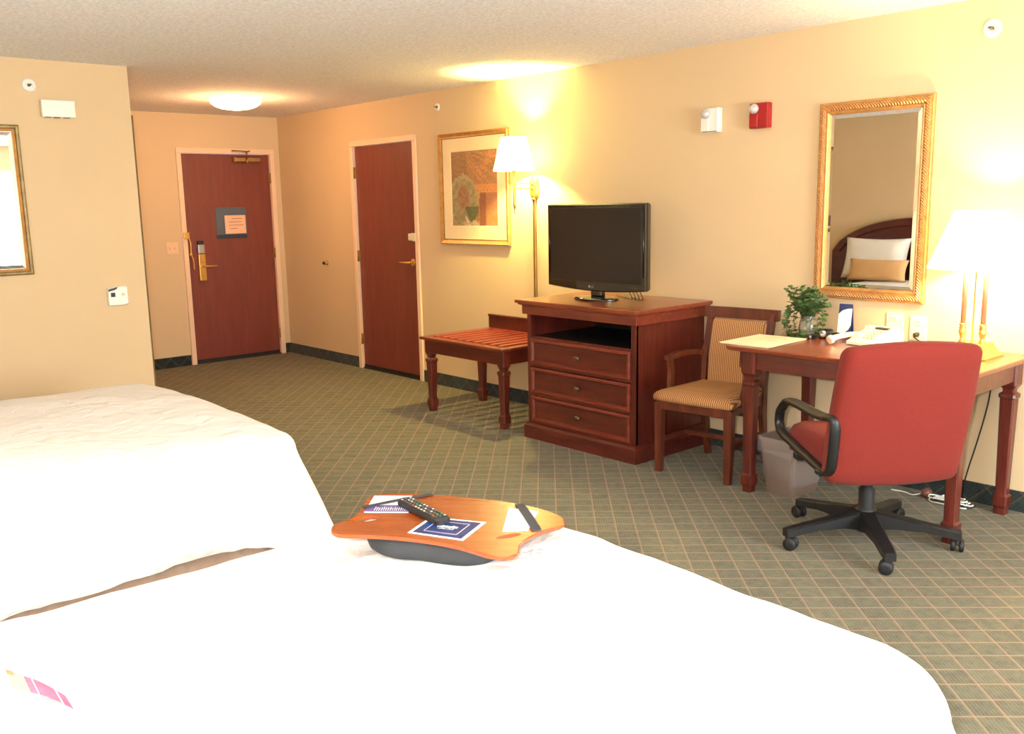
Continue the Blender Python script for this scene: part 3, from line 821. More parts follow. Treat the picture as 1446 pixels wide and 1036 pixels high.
bpy.data.objects['potted_plant'].scale = (1.1, 1.08, 1.0)
t = thing('tent_card', 'small blue and white printed card standing behind the black gadget on the desk', 'card', (6.295, -.05, ZD+.001), math.radians(6))
bm = bm_new(); box(bm, (-.036, -.03, 0), (.036, -.0285, .175), mat=Matrix.Rotation(math.radians(-8), 4, 'X')); box(bm, (-.036, .02, 0), (.036, .0215, .175), mat=Matrix.Rotation(math.radians(8), 4, 'X'))
obj('card', bm, M['bluecard'], t)
bm = bm_new()
pts = [(-.0355, -.075), (.004, -.068), (.024, -.05), (.0355, -.025), (.0355, .062), (.012, .060), (-.016, .050), (-.0355, .030)]
RT = Matrix.Rotation(math.radians(-8), 4, 'X') @ Matrix.Translation((0, -.0305, .09)) @ Matrix.Rotation(PI/2, 4, 'X')
prism(bm, pts, -.0002, .0003, 0, RT); obj('white_panel', bm, M['paper'], t)
bm = bm_new()
for i in range(5): prism(bm, [(-.018, .022-i*.011), (.018-.004*(i % 2), .022-i*.011), (.018-.004*(i % 2), .0245-i*.011), (-.018, .0245-i*.011)], .0003, .0006, 0, RT)
obj('print_lines', bm, M['lav'], t)

t = thing('small_gadget', 'small black gadget with a coiled black lead on the desk beside the plant', 'gadget', (6.240, -.155, ZD), math.radians(20)); t.scale = (1.35, 1.3, 1.45)
bm = bm_new(); box(bm, (-.03, -.022, 0), (.03, .022, .035), .012, 3); obj('body', bm, M['black'], t)
bm = bm_new(); lathe(bm, [(.013, 0), (.014, .008), (.008, .01)], 0, 0, 18, 0, 0, Matrix.Translation((-.008, -.022, .02)) @ RX); obj('silver_ring', bm, M['steel'], t)
bm = bm_new(); tube(bm, catmull([(.03, 0, .02), (.05, -.01, .022), (.075, .0, .012), (.09, .01, .004), (.10, .03, .004)], 5), .003, 6)
obj('lead', bm, M['black'], t); bm = bm_new(); tube(bm, catmull([(-.03, -.01, .01), (-.04, -.03, .004), (-.05, -.035, .004)], 4), .003, 6)
obj('lead', bm, M['black'], t)
bm = bm_new(); lathe(bm, [(.006, 0), (.006, .012)], -.052, -.038, 12, 0); obj('silver_tip', bm, M['steel'], t)

t = thing('telephone', 'cream desk telephone with its handset lying in front of it', 'telephone', (6.535, -.20, ZD), math.radians(-6))
bm = bm_new()
def wedge(x0, x1, y0, y1, z0, za, zb, ins=.01):
    return [[Vector(p) for p in ((x0, y0, z0), (x1, y0, z0), (x1, y1, z0), (x0, y1, z0))],
            [Vector(p) for p in ((x0, y0, za*.6), (x1, y0, za*.6), (x1, y1, zb*.7), (x0, y1, zb*.7))],
            [Vector(p) for p in ((x0+ins, y0+ins, za), (x1-ins, y0+ins, za), (x1-ins, y1-ins, zb), (x0+ins, y1-ins, zb))]]
rings(bm, wedge(-.10, .10, -.09, .10, .004, .03, .085, .012)); ph_ = obj('phone_base', bm, M['cream'], t)
bm = bm_new()
for i in range(3):
    for j in range(4):
        x = -.02+i*.022; y = -.055+j*.026; z = .032+(y+.08)*.32
        box(bm, (x-.007, y-.006, z), (x+.007, y+.006, z+.007), .001)
obj('keypad', bm, plain('grey phone keys', (196, 190, 170), .5), t)
bm = bm_new(); box(bm, (-.03, .045, .073), (.045, .07, .083), .002); obj('display', bm, M['ink'], t)
for a, b in (((-.09, -.06, .035), (-.045, -.03, .055)), ((-.09, .045, .06), (-.045, .08, .085))):
    bm = bm_new(); box(bm, a, b, .006, 2); obj('cradle', bm, M['cream'], t)
bm = bm_new()
hp = catmull([(-.155, -.155, .022), (-.145, -.12, .034), (-.125, -.05, .042), (-.105, .02, .040), (-.10, .05, .03)], 5)
rr = [.022 if (i < 4 or i > len(hp)-5) else .0145 for i in range(len(hp))]
tube(bm, hp, rr, 12); obj('handset', bm, M['cream'], t)

t = thing('table_lamp', 'brass twin-column table lamp with a large lit white shade on the desk', 'lamp', (7.02, -.225, ZD))
bm = bm_new()
b0 = .105
rings(bm, [[Vector((s*h, q*h, z)) for s, q in ((-1, -1), (1, -1), (1, 1), (-1, 1))] for z, h in ((0, b0), (.008, b0), (.010, b0-.006), (.03, b0-.022), (.05, b0-.032), (.062, b0-.034), (.064, b0-.04))])
obj('lamp_base', bm, M['brass'], t)
for s in (-1, 1):
    bm = bm_new()
    lathe(bm, [(.018, .064), (.012, .072), (.009, .085), (.016, .105), (.019, .115), (.012, .12), (.018, .128), (.012, .136), (.018, .144), (.011, .152)], s*.045, 0, 18)
    c = obj('column_foot', bm, M['brass'], t)
    bm = bm_new(); lathe(bm, [(.0115, .15), (.0115, .38), (.008, .388)], s*.045, 0, 18)
    obj('column', bm, plain('rose brass tube', (216, 146, 112), .4, .3, var=.05), t)
bm = bm_new(); lathe(bm, [(.0035, .06), (.0035, .40), (.012, .41), (.012, .45)], 0, 0, 12); obj('centre_rod', bm, M['brass'], t)
bm = bm_new(); lathe(bm, [(.207, .412), (.107, .667)], 0, 0, 56, cap=False); lathe(bm, [(.209, .408), (.209, .418), (.205, .418)], 0, 0, 56, cap=False)
obj('lamp_shade', bm, M['shade'], t, True)

# cords on floor by the desk
t = thing('hanging_cord', 'black cord hanging from the desk down the wall to the floor', 'cord', (7.0, -.03, 0))
bm = bm_new(); tube(bm, catmull([(.045, -.0, .72), (.045, .0, .6), (.03, .005, .48), (.0, .0, .32), (-.035, -.005, .16), (-.05, -.01, .06), (-.055, .008, .006)], 6), .0035, 6); obj('cable', bm, M['black'], t)
t = thing('cable_coil', 'loose coil of white and black cables on the carpet under the desk', 'cable', (6.93, -.13, 0))
for mi, (m, n, s0) in enumerate(((M['white'], 5, 1), (M['black'], 3, 5))):
    bm = bm_new(); r2 = random.Random(s0)
    for i in range(n):
        ph0 = r2.uniform(0, 1); ax = r2.uniform(.06, .105); ay = r2.uniform(.02, .045)
        pts = [(ax*math.cos(a)+ph0*.03-.01, ay*math.sin(a)+ph0*.02, .006+.006*i+.003*math.sin(3*a)) for a in [2*PI*k/24+ph0 for k in range(23)]]
        tube(bm, pts, .0032, 6)
    obj('white_cable' if mi == 0 else 'black_cable', bm, m, t)
t = thing('cord_reel', 'small round brown cord weight on the carpet beside the cable coil', 'cord weight', (6.80, -.10, 0))
bm = bm_new(); bmesh.ops.create_uvsphere(bm, u_segments=20, v_segments=12, radius=.028, matrix=Matrix.Translation((0, 0, .025)) @ Matrix.Diagonal((1, 1, .9, 1))); obj('knob', bm, plain('brown plastic', (110, 66, 52), .5), t, True)
bm = bm_new(); tube(bm, catmull([(-.02, 0, .02), (-.06, -.02, .006), (-.12, .0, .004), (-.18, -.01, .004)], 5), .003, 6); obj('cable', bm, M['white'], t)

# ------------------------------------------------------------------ wooden armchair
t = thing('armchair', 'brown wooden armchair with tan striped seat and back beside the desk', 'chair', (5.725, -.40, 0), math.radians(7))
# local: front -y
fw, bw, yf_, yb_ = .215, .185, -.25, .245
def curved_leg(bm, pts, w, d):
    lo = []
    for i, p in enumerate(pts):
        ww = w[i] if isinstance(w, list) else w; dd = d[i] if isinstance(d, list) else d
        lo.append([Vector((p[0]+a*ww/2, p[1]+b*dd/2, p[2])) for a, b in ((-1, -1), (1, -1), (1, 1), (-1, 1))])
    rings(bm, lo)
for s in (-1, 1):
    bm = bm_new(); curved_leg(bm, [(s*fw, yf_-.0, 0), (s*fw, yf_+.005, .2), (s*fw, yf_+.005, .40)], [.034, .042, .048], [.034, .042, .048]); obj('leg', bm, M['chairwood'], t)
    bm = bm_new(); q = [(s*bw, yb_, 0), (s*bw, yb_-.025, .12), (s*bw, yb_-.05, .3), (s*bw, yb_-.05, .45)]
    curved_leg(bm, q, .03, [.036, .042, .048, .048]); obj('leg', bm, M['chairwood'], t)
    bm = bm_new(); curved_leg(bm, [(s*bw, yb_-.05, .45), (s*(bw+.005), yb_-.035, .62), (s*(bw+.01), yb_+.03, .86)], .03, [.048, .04, .03]); obj('back_post', bm, M['chairwood'], t)
    # arm
    bm = bm_new()
    P_ = catmull([(s*(bw+.02), yb_-.03, .615), (s*(bw+.045), yb_-.12, .632), (s*(bw+.065), yb_-.25, .632), (s*(bw+.06), yb_-.37, .625)], 5)
    lo = [[p+Vector((a*.02, 0, b*.014)) for a, b in ((-1, -1), (1, -1), (1, 1), (-1, 1))] for p in P_]
    rings(bm, lo)
    P_ = catmull([(s*(bw+.055), yb_-.355, .622), (s*(bw+.05), yb_-.345, .55), (s*(bw+.045), yb_-.36, .48), (s*(bw+.035), yb_-.37, .40)], 4)
    curved_leg(bm, P_, .026, .036)
    obj('armrest', bm, M['chairwood'], t)
bm = bm_new()
box(bm, (-fw-.012, yf_-.018, .36), (fw+.012, yf_+.01, .412), .004, 1); box(bm, (-bw, yb_-.07, .36), (bw, yb_-.045, .412))
for s in (-1, 1):
    rings(bm, [[Vector((s*(fw-.01)+a*.012, yf_, z)) for a, z in ((-1, .36), (1, .36), (1, .412), (-1, .412))], [Vector((s*(bw-.005)+a*.012, yb_-.05, z)) for a, z in ((-1, .36), (1, .36), (1, .412), (-1, .412))]])
obj('seat_frame', bm, M['chairwood'], t)
bm = bm_new()
for s in (-1, 1): rings(bm, [[Vector((s*(fw-.01)+a*.009, yf_+.01, z)) for a, z in ((-1, .17), (1, .17), (1, .20), (-1, .20))], [Vector((s*(bw)+a*.009, yb_-.035, z)) for a, z in ((-1, .17), (1, .17), (1, .20), (-1, .20))]])
box(bm, (-bw, yb_-.055, .27), (bw, yb_-.037, .30)); box(bm, (-fw+.02, -.02, .172), (fw-.02, -.0, .198))
obj('stretcher', bm, M['chairwood'], t)
bm = bm_new()
def seat_loop(o, z):
    pts = []
    A = [(-fw-.022, yf_-.028), (fw+.022, yf_-.028), (bw+.01, yb_-.07), (-bw-.01, yb_-.07)]
    cx_, cy_ = 0, -.02
    for i in range(4):
        a, b = Vector(A[i]), Vector(A[(i+1) % 4])
        for q in range(8):
            p = a.lerp(b, q/8); pts.append(Vector((cx_+(p.x-cx_)*(1-o), cy_+(p.y-cy_)*(1-o)-(.012*math.sin(PI*q/8) if i == 0 else 0), z)))
    return pts
rings(bm, [seat_loop(o, z) for o, z in ((.04, .408), (.0, .415), (-.01, .435), (.03, .455), (.12, .468), (.35, .478), (.7, .482), (.95, .483))], smooth=True)
obj('seat', bm, M['stripe'], t)
bm = bm_new()
# crest rail, slightly curved
lo = []
for i in range(13):
    u = -1+i/6; x = u*(bw+.047); y = yb_+.03+.012*(1-u*u)
    lo.append([Vector((x, y-.012+e, z)) for e, z in ((0, .822), (.026, .826), (.030, .884), (0, .886))])
rings(bm, lo); obj('crest_rail', bm, M['chairwood'], t)
bm = bm_new()
lo = []
for zz, yy, oo, w_ in ((.41, -.05, 0, .158), (.43, -.052, 0, .166), (.62, -.036, 0, .170), (.80, .008, 0, .170), (.818, .014, 0, .162)):
    lo.append([Vector((x, yb_+yy+dy, zz)) for x, dy in ((-w_, -.008), (-w_*.93, -.024), (0, -.030), (w_*.93, -.024), (w_, -.008), (w_, .014), (-w_, .014))])
rings(bm, lo); o = obj('back_cushion', bm, M['stripe'], t)
bm = bm_new()
for s in (-1, 1): curved_leg(bm, [(s*.176, yb_-.04, .40), (s*.178, yb_-.028, .62), (s*.18, yb_+.02, .825)], .014, .026)
box(bm, (-.18, yb_-.055, .395), (.18, yb_-.028, .412)); obj('back_frame', bm, M['chairwood'], t)

# ------------------------------------------------------------------ office chair
t = thing('office_chair', 'red upholstered swivel office chair on black castors pulled up to the desk', 'office chair', (6.885, -.885, 0), math.radians(53))
def prone(a, r): return (r*math.cos(a), r*math.sin(a))
for k_ in range(5):
    a = math.radians(96.5-53+72*k_)
    ca, sa = math.cos(a), math.sin(a)
    Rz = Matrix.Rotation(a, 4, 'Z')
    bm = bm_new()
    prof = [(.03, .065, .152, .036), (.12, .08, .136, .032), (.24, .08, .116, .028), (.34, .066, .102, .026), (.385, .058, .094, .022)]
    lo = [[Rz @ Vector((x, s*w, z)) for s, z in ((-1, z0), (-1.0, z1-.006), (-.7, z1), (.7, z1), (1.0, z1-.006), (1, z0))] for x, z0, z1, w in prof]
    rings(bm, lo)
    lg = obj('base_leg', bm, M['black'], t)
    bm = bm_new()
    ang = [.4, 1.9, -.7, 2.6, 1.0][k_]
    Tc = Matrix.Translation((.37*ca, .37*sa, 0)) @ Matrix.Rotation(ang, 4, 'Z')
    for s in (-1, 1):
        lathe(bm, [(.012, 0), (.026, .001), (.029, .005), (.029, .014), (.024, .019), (.01, .020)], 0, 0, 20, 0, 0, Tc @ Matrix.Translation((.012, s*.007, .029)) @ Matrix.Rotation(-s*PI/2, 4, 'X'))
    lathe(bm, [(.008, .03), (.008, .075)], 0, 0, 10, 0, 0, Tc)
    box(bm, (-.012, -.008, .03), (.03, .008, .056), .005, 2, mat=Tc)
    obj('caster', bm, M['rubber'], lg)
bm = bm_new(); lathe(bm, [(.036, .05), (.048, .07), (.052, .12), (.044, .16), (.034, .165), (.034, .245), (.026, .25), (.026, .33)], 0, 0, 28); obj('gas_column', bm, M['black'], t)
bm = bm_new(); box(bm, (-.10, -.12, .325), (.10, .12, .36), .01, 2); box(bm, (-.22, -.19, .35), (.22, .22, .372), .01, 1); tube(bm, [(.08, .02, .34), (.2, .04, .335), (.25, .05, .33)], .006, 8); obj('seat_mechanism', bm, M['black'], t)
def rrect(hx, hy, r, n=6, cx=0, cy=0):
    pts = []
    for (sx, sy, a0) in ((1, 1, 0), (-1, 1, PI/2), (-1, -1, PI), (1, -1, 3*PI/2)):
        for i in range(n+1):
            a = a0+PI/2*i/n; pts.append((cx+sx*(hx-r)+r*math.cos(a), cy+sy*(hy-r)+r*math.sin(a)))
    return pts
bm = bm_new()
lo = []
for o, z in ((.03, .37), (.0, .385), (-.004, .43), (-.002, .475), (.012, .502), (.05, .516), (.2, .522)):
    lo.append([Vector((x, y, z-.03*max(0, (y-.18)/.1))) for x, y in rrect(.25-o, .245-o*.9, max(.03, .05-o*.3), 6, 0, .065)])
rings(bm, lo, smooth=True); obj('seat', bm, M['redfab'], t)
# backrest: slab from z=.33 to .93 tilted backwards
bm = bm_new()
def back_pt(u, v, off):
    # u -1..1 across, v 0..1 up
    z = .335+.585*v
    hw_ = .281+.010*math.sin(PI*v)-.004*v
    y = -.185-.145*v-.02*math.sin(PI*v)*0
    y += .030*u*u*(0.6)            # wraps forward at the sides
    crest = .022*(1-u*u) if v > .5 else -.018*(1-u*u)
    zz = z + crest*abs(2*v-1)**3
    return Vector((.01+u*hw_, y+off, zz))
def round_uv(k, ins):
    pts = []
    for x, y in rrect(1-ins, 1-ins, .11, 8): pts.append((x, (y+1)/2))
    # refine straight sections
    out = []
    for i in range(len(pts)):
        a, b = pts[i], pts[(i+1) % len(pts)]
        L = math.hypot(a[0]-b[0], (a[1]-b[1])*2); m = max(1, int(L/.15))
        for q in range(m): out.append((a[0]+(b[0]-a[0])*q/m, a[1]+(b[1]-a[1])*q/m))
    return out
base_uv = round_uv(0, 0)
def bl_(sc, off): return [back_pt(u*sc, .5+(v-.5)*sc, off) for u, v in base_uv]
loops = [bl_(.05, -.052), bl_(.5, -.050), bl_(.8, -.046), bl_(.93, -.040), bl_(.985, -.026), bl_(1.0, -.004), bl_(1.0, .02), bl_(.985, .04), bl_(.93, .055), bl_(.8, .064), bl_(.4, .066), bl_(.05, .066)]
rings(bm, loops, smooth=True); obj('backrest', bm, M['redfab'], t)
for s in (-1, 1):
    bm = bm_new()
    x = -.277 if s < 0 else .25
    path = [(x, .27, .545), (x, .20, .592), (x, .08, .606), (x, -.08, .606), (x, -.20, .612), (x-s*.0, -.285, .625), (x-s*.004, -.305, .60), (x-s*.006, -.292, .50), (x-s*.012, -.262, .41), (x-s*.02, -.22, .375), (x-s*.02, -.15, .372), (x-s*.012, .0, .392), (x-s*.004, .16, .415), (x, .26, .435), (x, .295, .47), (x, .292, .515)]
    P_ = catmull(path, 5, True); n = len(P_); lo = []
    for i, p in enumerate(P_):
        p = p+Vector((0, .04 if s < 0 else .085, 0))
        tdir = (P_[(i+1) % n]-P_[i-1]).normalized(); nx_ = Vector((1, 0, 0)); ny_ = tdir.cross(nx_).normalized()
        wide = .031 if (p.z > .585 and -.22 < p.y < .26) else .023
        th_ = .017
        lo.append([p+nx_*wide*math.cos(2*PI*j/12)*1.0+ny_*th_*math.sin(2*PI*j/12) for j in range(12)])
    R_ = [[bm.verts.new(p) for p in lp] for lp in lo]
    for i in range(n):
        A, B = R_[i], R_[(i+1) % n]
        for j in range(12): f = bm.faces.new((A[j], A[(j+1) % 12], B[(j+1) % 12], B[j])); f.smooth = True
    box(bm, (min(s*.2, s*.285), -.15, .352), (max(s*.2, s*.285), -.10, .378), .006, 1); box(bm, (min(s*.2, s*.29), .08, .356), (max(s*.2, s*.29), .13, .39), .006, 1)
    obj('armrest', bm, M['black'], t)

# ------------------------------------------------------------------ waste bin
t = thing('waste_bin', 'taupe plastic waste bin with a clear liner under the desk', 'waste bin', (6.265, -.475, 0), math.radians(-3))
bm = bm_new()
lo = [[Vector((x, y, z)) for x, y in rrect(hx, hy, .03, 5)] for z, hx, hy in ((0, .082, .112), (.01, .086, .116), (.275, .112, .145), (.285, .117, .150), (.30, .118, .151), (.30, .112, .145), (.27, .108, .141), (.012, .08, .11))]
rings(bm, lo); smooth_angle(obj('bin_body', bm, M['taupe'], t), 40)
bm = bm_new(); rl = random.Random(5)
L0 = rrect(.1205, .1535, .03, 8)
lo = []
for z, g in ((.296, -.012), (.304, -.003), (.303, .003), (.27, .0035), (.245, .004), (.225, .004)):
    lo.append([Vector((x*(1+g*6)+rl.uniform(-.0015, .0015), y*(1+g*6)+rl.uniform(-.0015, .0015), z+(rl.uniform(-.016, .016) if z < .24 else (rl.uniform(-.002, .002))))) for x, y in L0])
rings(bm, lo, cap0=False, cap1=False, smooth=True)
lo = []
for z, sc in ((.298, .93), (.22, .90), (.12, .84), (.05, .76)):
    lo.append([Vector((x*sc+rl.uniform(-.004, .004), y*sc+rl.uniform(-.004, .004), z)) for x, y in L0])
rings(bm, lo, cap0=False, cap1=True, smooth=True)
obj('bin_liner', bm, M['liner'], t)

# ------------------------------------------------------------------ beds
def bed_outline(hx, hy, R, d, nS=46, nC=14):
    hx -= d; hy -= d; r = max(R-d, .03); r = min(r, hx*.98, hy*.98)
    pts = []
    corners = ((hx-r, -hy+r, -PI/2), (hx-r, hy-r, 0), (-hx+r, hy-r, PI/2), (-hx+r, -hy+r, PI))
    for i, (cx, cy, a0) in enumerate(corners):
        for q in range(nC): a = a0+PI/2*q/nC; pts.append((cx+r*math.cos(a), cy+r*math.sin(a), math.cos(a), math.sin(a)))
        a = a0+PI/2; p = (cx+r*math.cos(a), cy+r*math.sin(a))
        nx_, ny_, b0 = corners[(i+1) % 4]; q0 = (nx_+r*math.cos(b0), ny_+r*math.sin(b0))
        for q in range(nS): u = q/nS; pts.append((p[0]+(q0[0]-p[0])*u, p[1]+(q0[1]-p[1])*u, math.cos(a), math.sin(a)))
    return pts
def make_bed(label, cx, yfoot, half, seed, ztop, hem_z=.17, R=.22, flare=.09, crown=.02, hbx=0, hemy=False):
    yhead = -5.26; hy = (yfoot-yhead)/2; cy = (yfoot+yhead)/2
    t = thing('bed', label, 'bed', (cx, cy, 0))
    # duvet
    bm = bm_new(); loops = []
    r = .07
    prof = [(half-.03, 0), (half-.1, 0), (.62, 0), (.52, 0), (.43, 0), (.35, 0), (.28, 0), (.22, 0), (.17, 0), (.12, -.002), (.085, -.006)]
    for i in range(1, 8):
        a = PI/2*i/7; prof.append((r*(1-math.sin(a)), -.008-r*(1-math.cos(a))))
    side = []
    zs = ztop-.008-r
    for i in range(1, 13): side.append(i/12)
    for d, dz in prof:
        lp = []
        for k_, (x, y, nx_, ny_) in enumerate(bed_outline(half, hy, R, d)):
            wx, wy = x+cx, y+cy
            z = ztop+dz
            n1 = noise.noise(Vector((wx*2.2+seed, wy*2.2, 0))); n2 = noise.noise(Vector((wx*6+seed, wy*6, 3))); n3 = noise.noise(Vector((wx*15, wy*15, seed)))
            z += (.012*n1+.006*n2+.0025*n3)+crown*(1-(x/half)**2)
            lp.append(Vector((x, y, z)))
        loops.append(lp)
    O = bed_outline(half, hy, R, 0)
    arc = 0; arcs = [0]
    for i in range(1, len(O)): arc += math.hypot(O[i][0]-O[i-1][0], O[i][1]-O[i-1][1]); arcs.append(arc)
    for s in side:
        lp = []
        for k_, (x, y, nx_, ny_) in enumerate(O):
            wx, wy = x+cx, y+cy
            headf = 1 if y > -hy+.25 else .25
            hz = hem_z+.014*noise.noise(Vector((arcs[k_]*4, seed, 0)))+.010*noise.noise(Vector((arcs[k_]*14, seed, 5)))
            if hemy:
                k0 = min(1, max(0, (wy+3.2)/.3)); k1 = min(1, max(0, (-3.65-wy)/.35)); hz -= .10*k0*k0+.025*k1
            z = zs+(hz-zs)*s*headf
            corner = 1 + 1.0*(abs(nx_*ny_)*2)
            out = flare*(s**1.2)*corner*headf
            out += s*(.016*noise.noise(Vector((arcs[k_]*5, s*1.5, seed)))+.008*noise.noise(Vector((arcs[k_]*12, s*3, seed+3))))
            out += (.012*math.sin(s*PI))
            if s > .99: out -= .012
            if y < -hy+.02: out = 0
            lp.append(Vector((x+nx_*out, y+ny_*out, z+crown*0)))
        loops.append(lp)
    rings(bm, loops, cap1=False, smooth=True)
    obj('duvet', bm, M['duvet'], t, True)
    bm = bm_new(); lo = []
    O = bed_outline(half-.0, hy-.0, .12, .05+.0, 130, 16)
    for z in (.0, .1, .2, .34):
        lp = []
        for k_, (x, y, nx_, ny_) in enumerate(O):
            pl = .006*math.sin(k_*1.9)+.006*noise.noise(Vector((k_*.3, z*2, seed)))
            fl = .10-.10*z/.34
            lp.append(Vector((x+nx_*(pl+fl*.5), min(1e9, y+ny_*(pl+fl*.5)) if y > -hy+.3 else y+ny_*.01, z+.003)))
        lo.append(lp)
    rings(bm, lo, cap0=False, cap1=False, smooth=True); obj('bed_skirt', bm, M['skirt'], t)
    bm = bm_new(); box(bm, (-half+.1, -hy+.02, .30), (half-.1, hy-.1, ztop-.05), .05, 3); obj('mattress', bm, M['pillow'], t)
    # headboard with arched top
    bm = bm_new()
    hwid = 1.05; yy = -hy-.075
    def arch(hw_, zt, rise, n=24): return [(hbx+hw_*(-1+2*i/n), zt+rise*math.sqrt(max(0, 1-(-1+2*i/n)**2*.96))) for i in range(n+1)]
    A = arch(hwid, .80, .47)
    poly = [(hbx-hwid, .2)]+A+[(hbx+hwid, .2)]
    lo = [[Vector((x, yy+y_, z)) for x, z in poly] for y_ in (0, .05)]
    rings(bm, lo); obj('headboard', bm, M['headboard'], t)
    bm = bm_new()
    A1 = A; A2 = arch(hwid-.10, .80, .38)
    R_ = []
    for y_, P_ in ((.0495, A1), (.075, [(hbx+(x-hbx)*.99, z-.01) for x, z in A1]), (.075, [(hbx+(x-hbx)*1.01, z+.01) for x, z in A2]), (.0495, A2)):
        R_.append([bm.verts.new(Vector((x, yy+y_, z))) for x, z in P_])
    for A_, B_ in zip(R_, R_[1:]):
        for i in range(len(A_)-1): bm.faces.new((A_[i], A_[i+1], B_[i+1], B_[i]))
    obj('headboard_moulding', bm, M['headboard'], t)
    return t, cy, hy
ZB = .572
make_bed('white duvet bed nearest the camera, carrying the lap desk', 7.285, -2.79, .855, 11.0, ZB, .12, .22, .10)
make_bed('farther white duvet bed beside the partition wall', 4.54, -2.80, .91, 4.3, ZB+.012, .205, .17, .09, hbx=-.31, hemy=True)
def pillow(label, loc, rot, m, w=.66, h=.42, d=.16, group=None):
    bm = bm_new(); n = 20
    top = []; 
    grid = {}
    for sgn in (1, -1):
        for i in range(n+1):
            for j in range(n+1):
                u, v = -1+2*i/n, -1+2*j/n
                e = (1-u**4)*(1-v**4)
                x = u*w/2*(1-.06*(1-abs(v))*0-.05*v*v*0)*(1-.07*(1-u*u)*0)
                sx = w/2*u*(1-.06*(1-v*v)*abs(u)); sz = h/2*v*(1-.08*(1-u*u)*abs(v))
                y = sgn*d/2*(max(e, 0)**.55)*(1+.08*noise.noise(Vector((u*3, v*3, loc[0]))))
                edge = i in (0, n) or j in (0, n)
                if edge and sgn == -1: grid[(sgn, i, j)] = grid[(1, i, j)]
                else: grid[(sgn, i, j)] = bm.verts.new(Vector((sx, y if not edge else 0, sz)))
    for sgn in (1, -1):
        for i in range(n):
            for j in range(n): bm.faces.new([grid[(sgn, a, b)] for a, b in ((i, j), (i+1, j), (i+1, j+1), (i, j+1))])
    o = obj('pillow', bm, m, None, True); o.location = loc; o.rotation_euler = rot
    return tag(o, label, 'pillow', group)
zt = ZB+.012
pillow('white pillow leaning on the farther headboard at its hall side, seen in the desk mirror', (3.80, -5.10, zt+.245), (math.radians(14), 0, 0), M['pillow'], .74, .46, .19)
pillow('white pillow leaning on the farther headboard next to the first, seen in the desk mirror', (4.66, -5.10, zt+.245), (math.radians(14), 0, 0), M['pillow'], .70, .46, .19)
pillow('tan bolster pillow in front of the white pillows, seen in the desk mirror', (3.93, -4.90, zt+.135), (math.radians(18), 0, 0), M['tanpillow'], .66, .24, .13)

# ------------------------------------------------------------------ lap desk on the near bed
LP = [(6.696, -3.434), (6.676, -3.418), (6.668, -3.395), (6.665, -3.365), (6.644, -3.324), (6.601, -3.279), (6.546, -3.225), (6.530, -3.188), (6.577, -3.128), (6.662, -3.057), (6.76, -2.998), (6.838, -2.96), (6.924, -2.932), (6.988, -2.922), (7.049, -2.925), (7.091, -2.946), (7.110, -2.974), (7.108, -3.003), (7.104, -3.052), (7.123, -3.127), (7.148, -3.164), (7.174, -3.19), (7.179, -3.219), (7.159, -3.243), (7.13, -3.253), (7.053, -3.265), (6.972, -3.29), (6.893, -3.33), (6.819, -3.381), (6.756, -3.436), (6.726, -3.446)]
LX, LY, LZ = 6.878, -3.162, .66
LR = math.radians(42)
def loc2(p): 
    dx, dy = p[0]-LX, p[1]-LY
    return (dx*math.cos(LR)+dy*math.sin(LR), -dx*math.sin(LR)+dy*math.cos(LR))
lap = thing('lap_desk', 'orange varnished wooden lap desk with a grey cushion on the near bed', 'lap desk', (LX, LY, LZ), LR)
poly = [(p.x, p.y) for p in catmull([Vector((*loc2(p), 0)) for p in LP], 3, True)]
def slot(pts): return [loc2(p) for p in pts]
bm = bm_new()
lo = []
cxp = sum(p[0] for p in poly)/len(poly); cyp = sum(p[1] for p in poly)/len(poly)
for sc, z in ((.99, -.011), (1.0, -.008), (1.0, -.003), (.99, 0)): lo.append([Vector((cxp+(x-cxp)*sc, cyp+(y-cyp)*sc, z)) for x, y in poly])
rings(bm, lo)
board = obj('board', bm, M['laptop_wood'], lap)
# handle cut-outs
def cutter(pts):
    b = bm_new(); prism(b, [(p.x, p.y) for p in catmull([Vector((*q, 0)) for q in pts], 4, True)], -.05, .05)
    return obj('cut', b, M['laptop_wood'])
def ell(c, a, b, rot, n=10): return [(c[0]+a*math.cos(t_)*math.cos(rot)-b*math.sin(t_)*math.sin(rot), c[1]+a*math.cos(t_)*math.sin(rot)+b*math.sin(t_)*math.cos(rot)) for t_ in [2*PI*i/n for i in range(n)]]
hl = loc2((6.694, -3.326)); hr = loc2((7.072, -3.132))
cuts = []
for c_, rt in ((hl, math.radians(64)-LR), (hr, math.radians(74)-LR)):
    b = bm_new(); prism(b, ell(c_, *((.046, .022) if c_ is hl else (.036, .013)), rt, 20), -.05, .05)
    me = bpy.data.meshes.new('c'); bmesh.ops.recalc_face_normals(b, faces=b.faces[:]); b.to_mesh(me); b.free()
    co = bpy.data.objects.new('c', me); COL.objects.link(co); cuts.append(co)
for co in cuts:
    md = board.modifiers.new('cut', 'BOOLEAN'); md.operation = 'DIFFERENCE'; md.object = co; md.solver = 'EXACT'
    co.parent = lap
bpy.context.view_layer.update()
me = bpy.data.meshes.new_from_object(board.evaluated_get(bpy.context.evaluated_depsgraph_get()))
board.modifiers.clear(); board.data = me
for co in cuts: bpy.data.objects.remove(co)
